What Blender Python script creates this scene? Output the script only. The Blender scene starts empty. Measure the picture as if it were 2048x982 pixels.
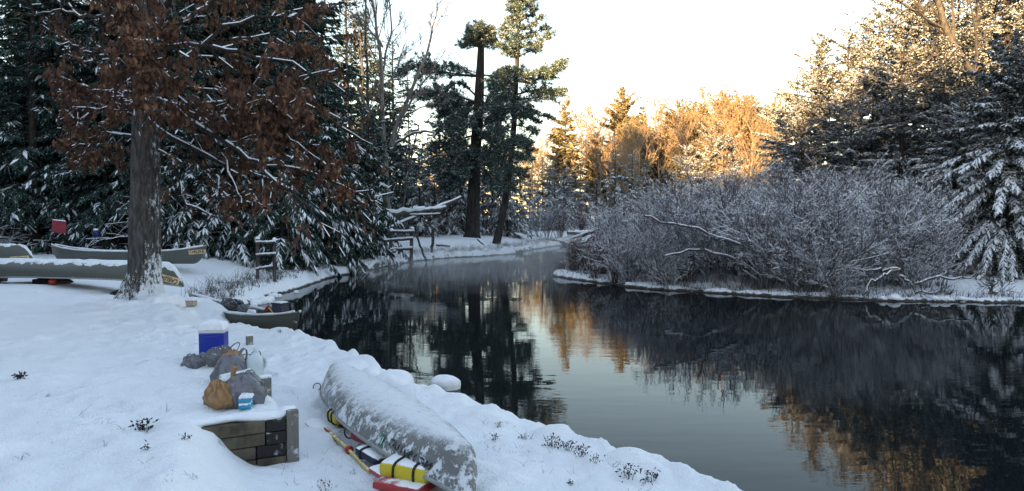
import bpy, math, random
import numpy as np
from mathutils import Vector, Matrix
R_ = math.radians
C = bpy.context.scene.collection
SC = bpy.context.scene

# ------------------------------------------------------------------ camera
EYE = 2.2
FPX = 1500.0            # focal length in pixels of the 2048 px wide photograph
PITCH = math.atan((491 - 428) / FPX)
cam_d = bpy.data.cameras.new('camera')
cam = bpy.data.objects.new('camera', cam_d)
C.objects.link(cam)
cam.location = (0, 0, EYE)
cam.rotation_euler = (math.pi / 2 - PITCH, 0, 0)
cam_d.sensor_width = 36.0
cam_d.lens = 36.0 * FPX / 2048.0
cam_d.clip_start = 0.05
cam_d.clip_end = 3000
SC.camera = cam

# ------------------------------------------------------------------ sky and sun
SUN_EL, SUN_AZ = 5.5, 205.0     # azimuth clockwise from +Y: low, behind the viewer's left shoulder
w = bpy.data.worlds.new('World')
SC.world = w
w.use_nodes = True
wn = w.node_tree
bg = wn.nodes['Background']
sky = wn.nodes.new('ShaderNodeTexSky')
sky.sky_type = 'NISHITA'
sky.sun_disc = False
sky.sun_elevation = R_(SUN_EL)
sky.sun_rotation = R_(SUN_AZ)
sky.air_density = 1.0
sky.dust_density = 0.4
sky.ozone_density = 1.5
tint = wn.nodes.new('ShaderNodeMix'); tint.data_type = 'RGBA'; tint.blend_type = 'MULTIPLY'   # the camera's white balance: a little warmer than raw skylight
tint.inputs[0].default_value = 1.0
tint.inputs[7].default_value = (1.22, 1.05, .98, 1)
wn.links.new(sky.outputs[0], tint.inputs[6]); veil = wn.nodes.new('ShaderNodeMix'); veil.data_type = 'RGBA'          # flat pale colour added to whiten the sky and neutralise the snow
veil.inputs[0].default_value = .42; veil.inputs[7].default_value = (.86, .93, 1.02, 1)
wn.links.new(tint.outputs[2], veil.inputs[6]); wn.links.new(veil.outputs[2], bg.inputs['Color'])
bg.inputs['Strength'].default_value = 0.15

sd = bpy.data.lights.new('sun', 'SUN')
sd.energy = 5.0
sd.angle = R_(0.5)
sd.color = (1.0, 0.60, 0.26)
sun = bpy.data.objects.new('sun', sd)
C.objects.link(sun)
e, a = R_(SUN_EL), R_(SUN_AZ)
sun.rotation_euler = Vector((-math.sin(a) * math.cos(e), -math.cos(a) * math.cos(e), -math.sin(e))).to_track_quat('-Z', 'Y').to_euler()
sun.location = (-40, -80, 40)

SC.view_settings.view_transform = 'Standard'
SC.view_settings.look = 'None'
SC.view_settings.exposure = 2.62
SC.view_settings.gamma = 1.0
SC.cycles.max_bounces = 6
SC.cycles.diffuse_bounces = 3
SC.cycles.glossy_bounces = 3
SC.cycles.transparent_max_bounces = 8
SC.cycles.volume_bounces = 0
SC.cycles.use_denoising = True

# ------------------------------------------------------------------ maths helpers
def ray(px, py):
    fx, fz = (px - 1024) / FPX, (491 - py) / FPX
    c, s = math.cos(PITCH), math.sin(PITCH)
    return np.array([fx, c + fz * s, -s + fz * c])
def G(px, py, z):                      # point on the level z
    d = ray(px, py)
    k = (z - EYE) / d[2]
    return np.array([0, 0, EYE]) + d * k
def Q(px, py, y):                      # point at the distance y
    d = ray(px, py)
    return np.array([0, 0, EYE]) + d * (y / d[1])
def sstep(t):
    t = np.clip(t, 0, 1)
    return t * t * (3 - 2 * t)
def hsh(ix, iy, s):
    v = np.sin(ix * 127.1 + iy * 311.7 + s * 74.7) * 43758.5453
    return v - np.floor(v)
def vn(x, y, s=0):                     # value noise 0..1
    ix, iy = np.floor(x), np.floor(y)
    fx, fy = x - ix, y - iy
    fx = fx * fx * (3 - 2 * fx); fy = fy * fy * (3 - 2 * fy)
    a = hsh(ix, iy, s); b = hsh(ix + 1, iy, s); c = hsh(ix, iy + 1, s); d = hsh(ix + 1, iy + 1, s)
    return (a * (1 - fx) + b * fx) * (1 - fy) + (c * (1 - fx) + d * fx) * fy
def fbm(x, y, s=0, o=3):
    t = 0; am = .5
    for k in range(o):
        t = t + am * vn(x * 2 ** k, y * 2 ** k, s + k * 7); am *= .5
    return t / (1 - .5 ** o)

# ------------------------------------------------------------------ mesh collector (triangles)
class Geo:
    def __init__(s): s.V = []; s.F = []; s.M = []; s.n = 0
    def add(s, V, F, m=0):
        V = np.asarray(V, float).reshape(-1, 3); F = np.asarray(F, int)
        if F.ndim == 2 and F.shape[1] == 4:
            F = np.concatenate([F[:, [0, 1, 2]], F[:, [0, 2, 3]]])
        s.V.append(V); s.F.append(F + s.n)
        s.M.append(np.broadcast_to(np.asarray(m, int), (len(F),)))
        s.n += len(V)
        return s
    def prisms(s, A, B, r0, r1, sides=3, m=0):
        A = np.asarray(A, float); B = np.asarray(B, float); n = len(A)
        if n == 0: return
        r0 = np.broadcast_to(r0, (n,)); r1 = np.broadcast_to(r1, (n,))
        t = B - A; t = t / (np.linalg.norm(t, axis=1, keepdims=True) + 1e-9)
        ref = np.where(np.abs(t[:, 2:3]) > .9, [[1., 0, 0]], [[0, 0, 1.]])
        u = np.cross(t, ref); u /= np.linalg.norm(u, axis=1, keepdims=True) + 1e-9
        v = np.cross(u, t)
        V = np.empty((n, 2 * sides, 3))
        for k in range(sides):
            an = 2 * math.pi * k / sides + math.pi / 2
            o = u * math.cos(an) + v * math.sin(an)
            V[:, k] = A + o * r0[:, None]; V[:, sides + k] = B + o * r1[:, None]
        F = []
        for k in range(sides):
            j = (k + 1) % sides
            F += [[k, j, sides + j], [k, sides + j, sides + k]]
        F = np.array(F)[None] + (np.arange(n) * 2 * sides)[:, None, None]
        s.add(V.reshape(-1, 3), F.reshape(-1, 3), m)
    def polys(s, P, r0, r1, sides=3, m=0, snow=None, sm=1, srat=1.0, ps=1.0, rng=None):
        """P (N,K,3) polylines; r0/r1 radii at base and tip; snow = ridge of snow on top"""
        P = np.asarray(P, float); N, K = P.shape[:2]
        f = np.linspace(0, 1, K)[None]
        r0 = np.broadcast_to(r0, (N,))[:, None]; r1 = np.broadcast_to(r1, (N,))[:, None]
        R = r0 * (1 - f) + r1 * f
        A = P[:, :-1].reshape(-1, 3); B = P[:, 1:].reshape(-1, 3)
        ra = R[:, :-1].reshape(-1); rb = R[:, 1:].reshape(-1)
        s.prisms(A, B, ra, rb, sides, m)
        if snow is not None:
            t = B - A; L = np.linalg.norm(t, axis=1) + 1e-9
            k = np.abs(t[:, 2]) / L < .87
            if ps < 1: k &= rng.random(len(k)) < ps
            up = np.array([0, 0, 1.])
            A2, B2 = A[k] + up * (ra[k, None] * .55 + snow * .4), B[k] + up * (rb[k, None] * .55 + snow * .4)
            s.prisms(A2, B2, ra[k] * .8 * srat + snow, rb[k] * .8 * srat + snow, max(3, sides - 1) if sides < 5 else 5, sm)
    def tube(s, pts, rad, sides=8, m=0, lob=0, cap=True, seed=0, flat=1.0):
        pts = np.asarray(pts, float); n = len(pts); rad = np.broadcast_to(rad, (n,))
        V = []
        pu = None
        for i in range(n):
            t = pts[min(i + 1, n - 1)] - pts[max(i - 1, 0)]; t = t / (np.linalg.norm(t) + 1e-9)
            if pu is None:
                ref = np.array([1., 0, 0]) if abs(t[2]) > .8 else np.array([0, 0, 1.])
                u = np.cross(t, ref)
            else:
                u = pu - t * np.dot(pu, t)
            u = u / (np.linalg.norm(u) + 1e-9); pu = u
            v = np.cross(t, u)
            for k in range(sides):
                an = 2 * math.pi * k / sides
                r = rad[i] * (1 + lob * (hsh(np.float64(k), np.float64(i), seed) - .5))
                V.append(pts[i] + u * math.cos(an) * r + v * math.sin(an) * r * flat)
        F = []
        for i in range(n - 1):
            for k in range(sides):
                j = (k + 1) % sides
                F.append([i * sides + k, i * sides + j, (i + 1) * sides + j, (i + 1) * sides + k])
        s.add(V, F, m)
        if cap:
            for i in (0, n - 1):
                ring = [V[i * sides + k] for k in range(sides)] + [pts[i]]
                s.add(ring, [[k, (k + 1) % sides, sides] if i else [(k + 1) % sides, k, sides] for k in range(sides)], m)
        return s
    def lathe(s, prof, seg=16, m=0, at=(0, 0, 0), sq=0.0):
        """prof [(r,z)...]; sq>0 pushes the section towards a rounded square"""
        V = []
        for r, z in prof:
            for k in range(seg):
                an = 2 * math.pi * k / seg
                c, sn = math.cos(an), math.sin(an)
                q = 1.0 / max(abs(c), abs(sn))
                rr = r * (1 - sq + sq * min(q, 1.22))
                V.append((at[0] + rr * c, at[1] + rr * sn, at[2] + z))
        n = len(prof); F = []
        for i in range(n - 1):
            for k in range(seg):
                j = (k + 1) % seg
                F.append([i * seg + k, i * seg + j, (i + 1) * seg + j, (i + 1) * seg + k])
        return s.add(V, F, m)
    def rbox(s, c, h, m=0, bev=0.01, rot=None):
        """box with chamfered edges: c centre, h half sizes"""
        hx, hy, hz = h; b = min(bev, hx * .9, hy * .9, hz * .9)
        bm = __import__('bmesh').new()
        import bmesh
        bmesh.ops.create_cube(bm, size=2)
        for v in bm.verts: v.co = Vector((v.co.x * hx, v.co.y * hy, v.co.z * hz))
        if b > 0: bmesh.ops.bevel(bm, geom=bm.edges[:], offset=b, segments=2, affect='EDGES', profile=.5)
        bmesh.ops.triangulate(bm, faces=bm.faces[:])
        V = np.array([v.co[:] for v in bm.verts]); F = [[v.index for v in f.verts] for f in bm.faces]
        bm.free()
        if rot is not None: V = V @ np.array(rot.to_3x3() if hasattr(rot, 'to_3x3') else rot).T
        return s.add(V + np.asarray(c), F, m)
    def mesh(s, name, mats, smooth=False):
        V = np.concatenate(s.V); F = np.concatenate(s.F); M = np.concatenate(s.M)
        me = bpy.data.meshes.new(name)
        me.vertices.add(len(V)); me.vertices.foreach_set('co', V.astype(np.float32).ravel())
        me.loops.add(F.size); me.loops.foreach_set('vertex_index', F.astype(np.int32).ravel())
        me.polygons.add(len(F)); me.polygons.foreach_set('loop_start', np.arange(0, F.size, 3, dtype=np.int32))
        me.polygons.foreach_set('material_index', M.astype(np.int32))
        me.polygons.foreach_set('use_smooth', np.full(len(F), bool(smooth)))
        for m in mats: me.materials.append(m)
        me.update(calc_edges=True)
        return me

# ------------------------------------------------------------------ things and parts
def thing(name, label, cat, loc=(0, 0, 0), rot=(0, 0, 0), scale=1.0, group=None):
    o = bpy.data.objects.new(name, None); C.objects.link(o)
    o.empty_display_size = .1
    o.location = loc; o.rotation_euler = rot
    o.scale = (scale,) * 3 if np.isscalar(scale) else scale
    o['label'] = label; o['category'] = cat
    if group: o['group'] = group
    return o
def part(name, me, parent=None, label=None, kind=None):
    o = bpy.data.objects.new(name, me); C.objects.link(o)
    if parent is not None: o.parent = parent
    if label: o['label'] = label
    if kind: o['kind'] = kind
    return o
def solo(name, me, label, cat, loc=(0, 0, 0), rot=(0, 0, 0), scale=1.0, group=None):
    o = part(name, me); o.location = loc; o.rotation_euler = rot
    o.scale = (scale,) * 3 if np.isscalar(scale) else scale
    o['label'] = label; o['category'] = cat
    if group: o['group'] = group
    return o

# ------------------------------------------------------------------ materials
class NT:
    def __init__(s, name):
        s.m = bpy.data.materials.new(name); s.m.use_nodes = True
        s.t = s.m.node_tree; s.b = s.t.nodes['Principled BSDF']; s.g = {}
    def n(s, ty, **k):
        nd = s.t.nodes.new(ty)
        for a, b in k.items(): setattr(nd, a, b)
        return nd
    def L(s, a, b): s.t.links.new(a, b)
    def geo(s):
        if 'g' not in s.g: s.g['g'] = s.n('ShaderNodeNewGeometry')
        return s.g['g']
    def coord(s, obj=True):
        if 'c' not in s.g: s.g['c'] = s.n('ShaderNodeTexCoord')
        return s.g['c'].outputs['Object'] if obj else s.geo().outputs['Position']
    def noise(s, scale, detail=3, vec=None, stretch=None, rough=.6):
        nd = s.n('ShaderNodeTexNoise'); nd.inputs['Scale'].default_value = scale
        nd.inputs['Detail'].default_value = detail; nd.inputs['Roughness'].default_value = rough
        v = vec or s.coord()
        if stretch:
            mp = s.n('ShaderNodeMapping'); mp.inputs['Scale'].default_value = stretch
            s.L(v, mp.inputs['Vector']); v = mp.outputs[0]
        s.L(v, nd.inputs['Vector']); return nd.outputs['Fac']
    def ramp(s, f, lo, hi, a=0., b=1.):
        nd = s.n('ShaderNodeMapRange'); nd.clamp = True
        nd.interpolation_type = 'SMOOTHSTEP'
        for k, v in zip(('From Min', 'From Max', 'To Min', 'To Max'), (lo, hi, a, b)): nd.inputs[k].default_value = v
        s.L(f, nd.inputs['Value']); return nd.outputs[0]
    def math(s, op, a, b=None):
        nd = s.n('ShaderNodeMath', operation=op)
        for i, v in enumerate((a, b)):
            if v is None: continue
            if isinstance(v, (int, float)): nd.inputs[i].default_value = v
            else: s.L(v, nd.inputs[i])
        return nd.outputs[0]
    def mix(s, f, a, b):
        nd = s.n('ShaderNodeMix', data_type='RGBA')
        if isinstance(f, (int, float)): nd.inputs[0].default_value = f
        else: s.L(f, nd.inputs[0])
        for i, v in ((6, a), (7, b)):
            if isinstance(v, (tuple, list)): nd.inputs[i].default_value = (*v, 1)
            else: s.L(v, nd.inputs[i])
        return nd.outputs[2]
    def nz(s):
        sp = s.n('ShaderNodeSeparateXYZ'); s.L(s.geo().outputs['Normal'], sp.inputs[0]); return sp.outputs[2]
    def z(s, obj=False):
        sp = s.n('ShaderNodeSeparateXYZ'); s.L(s.coord(obj), sp.inputs[0]); return sp.outputs[2]
    def col(s, c):
        if isinstance(c, (tuple, list)): s.b.inputs['Base Color'].default_value = (*c, 1)
        else: s.L(c, s.b.inputs['Base Color'])
    def rough(s, r):
        if isinstance(r, (int, float)): s.b.inputs['Roughness'].default_value = r
        else: s.L(r, s.b.inputs['Roughness'])
    def spec(s, v): s.b.inputs['Specular IOR Level'].default_value = v
    def bump(s, h, st=.4, dist=.02):
        bp = s.n('ShaderNodeBump'); bp.inputs['Strength'].default_value = st; bp.inputs['Distance'].default_value = dist
        s.L(h, bp.inputs['Height']); s.L(bp.outputs[0], s.b.inputs['Normal'])
    def rnd(s): return s.n('ShaderNodeObjectInfo').outputs['Random']

def simple(name, c, r=.6, var=.25, scale=30, bump=.15, spec=.4, metal=0.):
    t = NT(name); f = t.noise(scale, 4)
    d = tuple(x * (1 - var) for x in c); l = tuple(min(1, x * (1 + var)) for x in c)
    t.col(t.mix(t.ramp(f, .3, .7), d, l)); t.rough(r); t.spec(spec); t.b.inputs['Metallic'].default_value = metal
    if bump: t.bump(f, bump, .01)
    return t.m
def frosted(name, c, r=.5, cover=.5, scale=14, var=.2, nzlo=.25, nzhi=.75, metal=0.):
    """coloured thing with loose snow lying on its upper faces"""
    t = NT(name); f = t.noise(scale, 4); f2 = t.noise(scale * 4, 3)
    base = t.mix(f2, tuple(x * (1 - var) for x in c), tuple(min(1, x * (1 + var)) for x in c))
    up = t.ramp(t.nz(), nzlo, nzhi)
    k = t.ramp(t.math('ADD', t.math('MULTIPLY', up, cover), t.math('MULTIPLY', f, .55)), .52, .66)
    t.col(t.mix(k, base, (.84, .87, .91))); t.rough(r); t.b.inputs['Metallic'].default_value = metal
    t.bump(t.math('ADD', t.math('MULTIPLY', k, .5), t.math('MULTIPLY', f2, .3)), .4, .012)
    return t.m

SNOWC = (.82, .86, .92)
t = NT('snow'); f = t.noise(9, 4); f2 = t.noise(70, 3)
t.col(t.mix(t.ramp(f, .3, .7), (.78, .825, .885), (.85, .885, .935))); t.rough(.6); t.spec(.3)
t.bump(t.math('ADD', t.math('MULTIPLY', f, .7), t.math('MULTIPLY', f2, .35)), .7, .035)
M_SNOW = t.m
t = NT('branch_snow'); f = t.noise(5, 2, vec=t.coord(False)); t.col(t.mix(f, (.72, .77, .84), (.86, .89, .94))); t.rough(.7); t.spec(.2)
M_BSNOW = t.m

# ground: snow with bare earth and dead leaves on steep cut banks, dark bed under water
t = NT('snowy_ground')
pz = t.z(); P = t.coord(False)
big = t.noise(.9, 3, vec=P); mid = t.noise(7, 5, vec=P); fin = t.noise(55, 3, vec=P)
earth = t.mix(t.noise(25, 4, vec=P), (.018, .015, .012), (.075, .06, .048))
snowc = t.mix(t.ramp(big, .3, .7), (.79, .835, .89), (.85, .885, .935))
steep = t.ramp(t.math('ADD', t.nz(), t.math('MULTIPLY', t.math('SUBTRACT', mid, .5), .7)), .38, .60)
low = t.ramp(t.math('ADD', pz, t.math('MULTIPLY', t.math('SUBTRACT', mid, .5), .16)), .03, .07)
speck = t.ramp(t.noise(38, 5, vec=P, rough=.75), .735, .76, 1, 0.0)
k = t.math('MULTIPLY', steep, low)
k = t.math('MULTIPLY', k, t.math('MAXIMUM', speck, t.ramp(big, .35, .6, 1, .25)))
t.col(t.mix(k, earth, snowc)); t.rough(.65); t.spec(.25)
t.bump(t.math('ADD', t.math('MULTIPLY', mid, .8), t.math('MULTIPLY', fin, .4)), .9, .05)
M_GROUND = t.m

# water: dark still river with faint ripples
t = NT('river_water'); P = t.coord(False)
r1 = t.noise(1.1, 2, vec=P, stretch=(.6, 1.6, 1)); r2 = t.noise(5.5, 3, vec=P, stretch=(.55, 1.7, 1))
patch = t.ramp(t.noise(.22, 2, vec=P), .42, .62, .15, 1)
t.col((.008, .011, .012)); t.rough(.015); t.spec(.105); t.b.inputs['IOR'].default_value = 1.33
t.bump(t.math('ADD', t.math('MULTIPLY', r1, .9), t.math('MULTIPLY', t.math('MULTIPLY', r2, .5), patch)), .055, .05)
M_WATER = t.m

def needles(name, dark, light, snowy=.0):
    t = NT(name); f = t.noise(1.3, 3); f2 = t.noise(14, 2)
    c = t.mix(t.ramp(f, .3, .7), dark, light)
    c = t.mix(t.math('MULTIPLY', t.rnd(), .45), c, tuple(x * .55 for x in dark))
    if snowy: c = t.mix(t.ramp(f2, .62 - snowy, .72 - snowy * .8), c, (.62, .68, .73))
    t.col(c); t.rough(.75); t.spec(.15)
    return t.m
M_SPRUCE = needles('spruce_needles', (.018, .042, .036), (.042, .076, .058), .03)
M_PINE = needles('pine_needles', (.028, .060, .055), (.058, .10, .08), .05)
M_CEDAR = needles('cedar_sprays', (.034, .046, .040), (.086, .082, .054), .11)
M_GOLDN = needles('sunlit_gold_needles', (.12, .105, .045), (.22, .17, .07), .05)  # golden sunlight on the far trees put into the needle colour
M_RUST = needles('rusty_needles', (.10, .062, .028), (.20, .12, .05), .0)

def bark(name, a, b, sc=16, snow=0., h=0.0, side=0.):
    t = NT(name)
    f = t.noise(sc, 5, stretch=(1, 1, .22), rough=.7); g = t.noise(sc * .5, 3)
    c = t.mix(t.ramp(f, .32, .68), a, b)
    if snow:
        zz = t.z(True)
        gg = t.math('ADD', t.math('MULTIPLY', t.noise(sc * 1.2, 5, stretch=(1, 1, .5), rough=.8), .72), t.math('MULTIPLY', t.noise(3.4, 2), .28))
        th = t.math('ADD', gg, t.ramp(zz, 0, h, snow, 0) if h else snow)
        if side:
            sp = t.n('ShaderNodeSeparateXYZ'); t.L(t.geo().outputs['Normal'], sp.inputs[0])
            th = t.math('ADD', th, t.ramp(sp.outputs[0], .2, .95, -.05, side))
        k = t.ramp(t.math('ADD', th, t.math('MULTIPLY', t.math('SUBTRACT', f, .5), .25)), .58, .66)
        c = t.mix(k, c, (.78, .82, .87))
    t.col(c); t.rough(.85); t.spec(.105); t.bump(t.math('ADD', f, t.math('MULTIPLY', g, .6)), 1.0, .05)
    return t.m
M_BARK = bark('dark_bark', (.018, .015, .014), (.075, .062, .055))
M_PBARK = bark('pine_bark', (.019, .018, .018), (.052, .048, .046), 7)
M_GBARK = bark('grey_bark', (.045, .043, .041), (.125, .12, .115), 12)
M_PALEB = bark('pale_grey_bark', (.11, .105, .10), (.26, .25, .24), 12)
M_TWIG = simple('twig_bark', (.105, .104, .112), .8, .35, 8, 0)
M_RTWIG = simple('reddish_twig_bark', (.075, .042, .040), .8, .35, 8, 0)
M_LTWIG = simple('pale_twig_bark', (.21, .165, .11), .8, .3, 6, 0)
M_OLEAF = [simple('oak_leaf_rust', (.092, .040, .021), .7, .45, 3, 0), simple('oak_leaf_brown', (.058, .026, .016), .7, .4, 3, 0),
           simple('oak_leaf_tan', (.18, .08, .035), .7, .35, 3, 0)]
M_FLEAF = simple('withered_leaves', (.18, .118, .058), .7, .4, .5, 0)
# ------------------------------------------------------------------ the land
WATER = np.array([(14, -8), (7, -1.0), (3.6, 2.6), (1.65, 5.05), (1.22, 5.65), (.52, 6.45), (-.0, 7.2), (-.5, 7.85), (-1.0, 8.25),
    (-1.55, 9.2), (-1.98, 9.9), (-2.6, 10.85), (-3.5, 11.8), (-4.2, 12.2), (-4.9, 12.9), (-5.3, 14.2), (-5.8, 15.6), (-6.2, 17.0), (-6.5, 18.5),
    (-6.6, 20.4), (-6.3, 22.4), (-6.25, 26), (-5.6, 29.5), (-4.5, 35), (-3.1, 37.5), (-1.5, 39), (.16, 41.2), (1.1, 45.8), (2.96, 51.6),
    (4.6, 55), (7, 60), (11, 66), (12, 64.5), (8.5, 57), (6.3, 48), (5, 40), (3.4, 33), (1.9, 28), (1.44, 26.6), (2.5, 24.1), (4, 21.7),
    (5.86, 20.6), (7.37, 19.5), (9.1, 18.9), (12.6, 18.4), (20, 17.5), (45, 16), (60, -20)], float)
def wdist(x, y):
    """signed distance to the waterline, positive on land"""
    x = np.asarray(x, float); y = np.asarray(y, float)
    d = np.full(x.shape, 1e9); ins = np.zeros(x.shape, bool)
    n = len(WATER)
    for i in range(n):
        ax, ay = WATER[i]; bx, by = WATER[(i + 1) % n]
        ex, ey = bx - ax, by - ay
        k = np.clip(((x - ax) * ex + (y - ay) * ey) / (ex * ex + ey * ey), 0, 1)
        d = np.minimum(d, (x - ax - k * ex) ** 2 + (y - ay - k * ey) ** 2)
        with np.errstate(divide='ignore', invalid='ignore'):
            c = ((ay > y) != (by > y)) & (x < (bx - ax) * (y - ay) / (by - ay + 1e-12) + ax)
        ins ^= c
    d = np.sqrt(d)
    return np.where(ins, -d, d)
CORN = np.array([-1.72, 5.74]); WU = np.array([.873, .488]); WV = np.array([-.488, .873])   # retaining wall corner and axes
_r = np.random.default_rng(5)
PRINTS = []
for k in range(170):
    PRINTS.append((_r.uniform(-9.5, -2.4), _r.uniform(4.2, 15), _r.uniform(.5, 2.6), _r.uniform(.045, .10)))
for k in range(12):
    yy = 5.0 + k * .42
    PRINTS.append((-1.25 - (yy - 5) * .22 + (.12 if k % 2 else -.12), yy, 1.9, _r.uniform(.02, .04)))
LUMPS = []
for k in range(70):
    i = _r.uniform(2.2, 12.0); a_, f_ = int(i), i % 1
    p = WATER[a_] * (1 - f_) + WATER[a_ + 1] * f_
    q = WATER[a_ + 1] - WATER[a_]; q = np.array([q[1], -q[0]]) / np.linalg.norm(q)
    p = p + q * -_r.uniform(-.02, .55)
    LUMPS.append((p[0], p[1], _r.uniform(.08, .20), _r.uniform(.015, .05)))
def hz(x, y):
    x = np.asarray(x, float); y = np.asarray(y, float)
    d = wdist(x, y)
    u = (x - CORN[0]) * WU[0] + (y - CORN[1]) * WU[1]; v = (x - CORN[0]) * WV[0] + (y - CORN[1]) * WV[1]
    T = .68 + .02 * sstep((y - 9) / 6); Lw = .31 + .06 * sstep((-1 - x) / 4)
    wv = .06 + .9 * sstep((v - 3) / 5)
    sv = sstep((u + wv * .5) / wv)
    ww = .42 + .35 * np.clip(-v, 0, 3)
    sf = sstep((u + .70 + .25 * np.clip(-v, 0, 2)) / ww)
    s_ = np.where(v > 0, sv, sf)
    near = T + (Lw - T) * s_
    dd = np.clip(d, 0, None)
    left = .24 + .48 * sstep(dd / 4.5) + .012 * np.clip(dd - 5, 0, 60) + .1 * sstep((y - 17) / 4) * sstep((-7 - x) / 3)
    right = .05 + .24 * sstep(dd / 4) + .03 * np.clip(dd - 3, 0, 60)
    kr = sstep((x - (1.2 + np.clip(y - 27, 0, 60) * .12)) / 1.5) * sstep((y - 12) / 3)
    far = left * (1 - kr) + right * kr
    kn = sstep((y - 11.5) / 3.5)
    z = near * (1 - kn) + far * kn
    z = z + (fbm(x * .8, y * .8, 3) - .5) * .10 * sstep((y - 3) / 3) + (fbm(x * 3.1, y * 3.1, 9, 3) - .5) * .075
    z = z + (np.abs(vn(x * 6.5, y * 6.5, 21) - .5) * .05 + (vn(x * 12, y * 12, 23) - .5) * .018) * (y < 16) * (.4 + 1.2 * vn(x * .7, y * .7, 33)) + np.clip(vn(x * 5, y * 5, 27) - .70, 0, 1) * .07 * (y < 16)
    rough = sstep((y - 16) / 3) * (1 - sstep(dd / 3.0))
    z = z + rough * (fbm(x * 2.2, y * 2.2, 31) - .35) * (.34 - .14 * (x > 1.2))
    for px, py, an, dp in PRINTS:
        c, s = math.cos(an), math.sin(an)
        lx, ly = (x - px) * c + (y - py) * s, -(x - px) * s + (y - py) * c
        q = (lx / .16) ** 2 + (ly / .075) ** 2
        z = z - dp * np.exp(-q ** 2.4) + dp * .4 * np.exp(-((np.sqrt(q) - 1.5) / .35) ** 2)
    for px, py, r, h in LUMPS:
        z = z + h * np.exp(-(((x - px) ** 2 + (y - py) ** 2) / r ** 2) ** 1.5)
    for px, py, r, h in ((-5.55, 14.05, .55, .20), (-6.2, 14.6, .6, .2), (-6.9, 15.0, .7, .12), (-2.3, 12.0, 1.1, .12), (-5.3, 11.5, .6, .10), (-6.5, 11.5, .5, .07)):
        z = z + h * np.exp(-(((x - px) ** 2 + (y - py) ** 2) / r ** 2))
    # bank edge and river bed
    wob = (vn(x * 2.3, y * 2.3, 77) - .5) * .22 + (vn(x * 7, y * 7, 78) - .5) * .08
    de = d + wob * np.where(y < 16, .6, 1.0)
    bw = np.where(y < 13, .16, .30)
    k = np.clip(de / bw, 0, 1)
    k = np.sqrt(1 - (1 - k) ** 2)
    bed = -.06 - .5 * sstep(-de / 1.5)
    z = bed + (z - bed) * k
    return z
def hz1(x, y): return float(hz(np.array([x]), np.array([y]))[0])

xs = np.unique(np.round(np.concatenate([-30 - np.geomspace(.4, 800, 34), np.arange(-30, -6, .24), np.arange(-6, 2.6, .04), np.arange(2.6, 30, .24), 30 + np.geomspace(.4, 800, 34)]), 3))
ys = np.unique(np.round(np.concatenate([-np.geomspace(.5, 400, 26), np.arange(0, 3.6, .25), np.arange(3.6, 13, .04), np.arange(13, 27, .16), np.arange(27, 66, .35), 66 + np.geomspace(.5, 1400, 34)]), 3))
X, Y = np.meshgrid(xs, ys)
Z = hz(X.ravel(), Y.ravel())
nx, ny = len(xs), len(ys)
i = np.arange(nx * ny).reshape(ny, nx)
F = np.stack([i[:-1, :-1], i[:-1, 1:], i[1:, 1:], i[1:, :-1]], -1).reshape(-1, 4)
g = Geo(); g.add(np.stack([X.ravel(), Y.ravel(), Z], 1), F)
gr = part('ground', g.mesh('ground', [M_GROUND], True)); gr['kind'] = 'structure'; gr['label'] = 'snow-covered ground and river banks'

g = Geo()
x0, x1, y0, y1 = -30, 70, -30, 90
g.add([(x0, y0, 0), (x1, y0, 0), (x1, y1, 0), (x0, y1, 0)], [[0, 1, 2, 3]])
wt = part('river_water', g.mesh('river_water', [M_WATER])); wt['kind'] = 'structure'; wt['label'] = 'dark still river water'
# ------------------------------------------------------------------ vegetation generators
def nrm(v): return v / (np.linalg.norm(v, axis=-1, keepdims=True) + 1e-9)
def kites(g, P, D, L, W, roll, m, rng, bend=.0):
    """flat pointed sprays: base P, direction D, length L, width W, roll about D"""
    n = len(P)
    if n == 0: return
    D = nrm(D); up = np.broadcast_to(np.array([0, 0, 1.]), D.shape)
    S = nrm(np.cross(D, up) + 1e-5); N = np.cross(S, D)
    c, s = np.cos(roll)[:, None], np.sin(roll)[:, None]
    S2 = S * c + N * s
    L = L[:, None]; W = W[:, None]
    mid = P + D * L * .45
    tip = P + D * L - np.array([0, 0, 1.]) * L * bend
    V = np.stack([P, mid + S2 * W * .5, tip, mid - S2 * W * .5], 1).reshape(-1, 3)
    b = (np.arange(n) * 4)[:, None]
    F = np.concatenate([b + np.array([[0, 1, 2]]), b + np.array([[0, 2, 3]])])
    mm = np.broadcast_to(m, (n,))
    g.add(V, F, np.concatenate([mm, mm]))

def spawn(P, nper, lenf, ang, up, jit, rng, smin=.25, K=5, lmin=.0):
    """children of polylines P (N,K,3); returns (polylines, parent index, s)"""
    N, KP = P.shape[:2]
    idx = np.repeat(np.arange(N), nper); n = len(idx)
    s = smin + (1 - smin) * rng.random(n) ** .9
    f = s * (KP - 1); i0 = np.minimum(f.astype(int), KP - 2); fr = (f - i0)[:, None]
    base = P[idx, i0] * (1 - fr) + P[idx, i0 + 1] * fr
    t = nrm(P[idx, i0 + 1] - P[idx, i0])
    plen = np.linalg.norm(P[:, -1] - P[:, 0], axis=1)[idx]
    ref = nrm(rng.normal(size=(n, 3)))
    side = nrm(ref - t * np.sum(ref * t, 1, keepdims=True))
    a = ang * (.7 + .6 * rng.random(n))[:, None]
    d = t * np.cos(a) + side * np.sin(a)
    L = np.maximum(plen * lenf * (.45 + .75 * rng.random(n)) * (1.15 - .6 * s), lmin)
    out = np.empty((n, K, 3)); out[:, 0] = base
    for k in range(1, K):
        d = nrm(d + np.array([0, 0, up]) / (K - 1) + rng.normal(size=(n, 3)) * jit)
        out[:, k] = out[:, k - 1] + d * (L / (K - 1))[:, None]
    return out, idx, s

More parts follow.
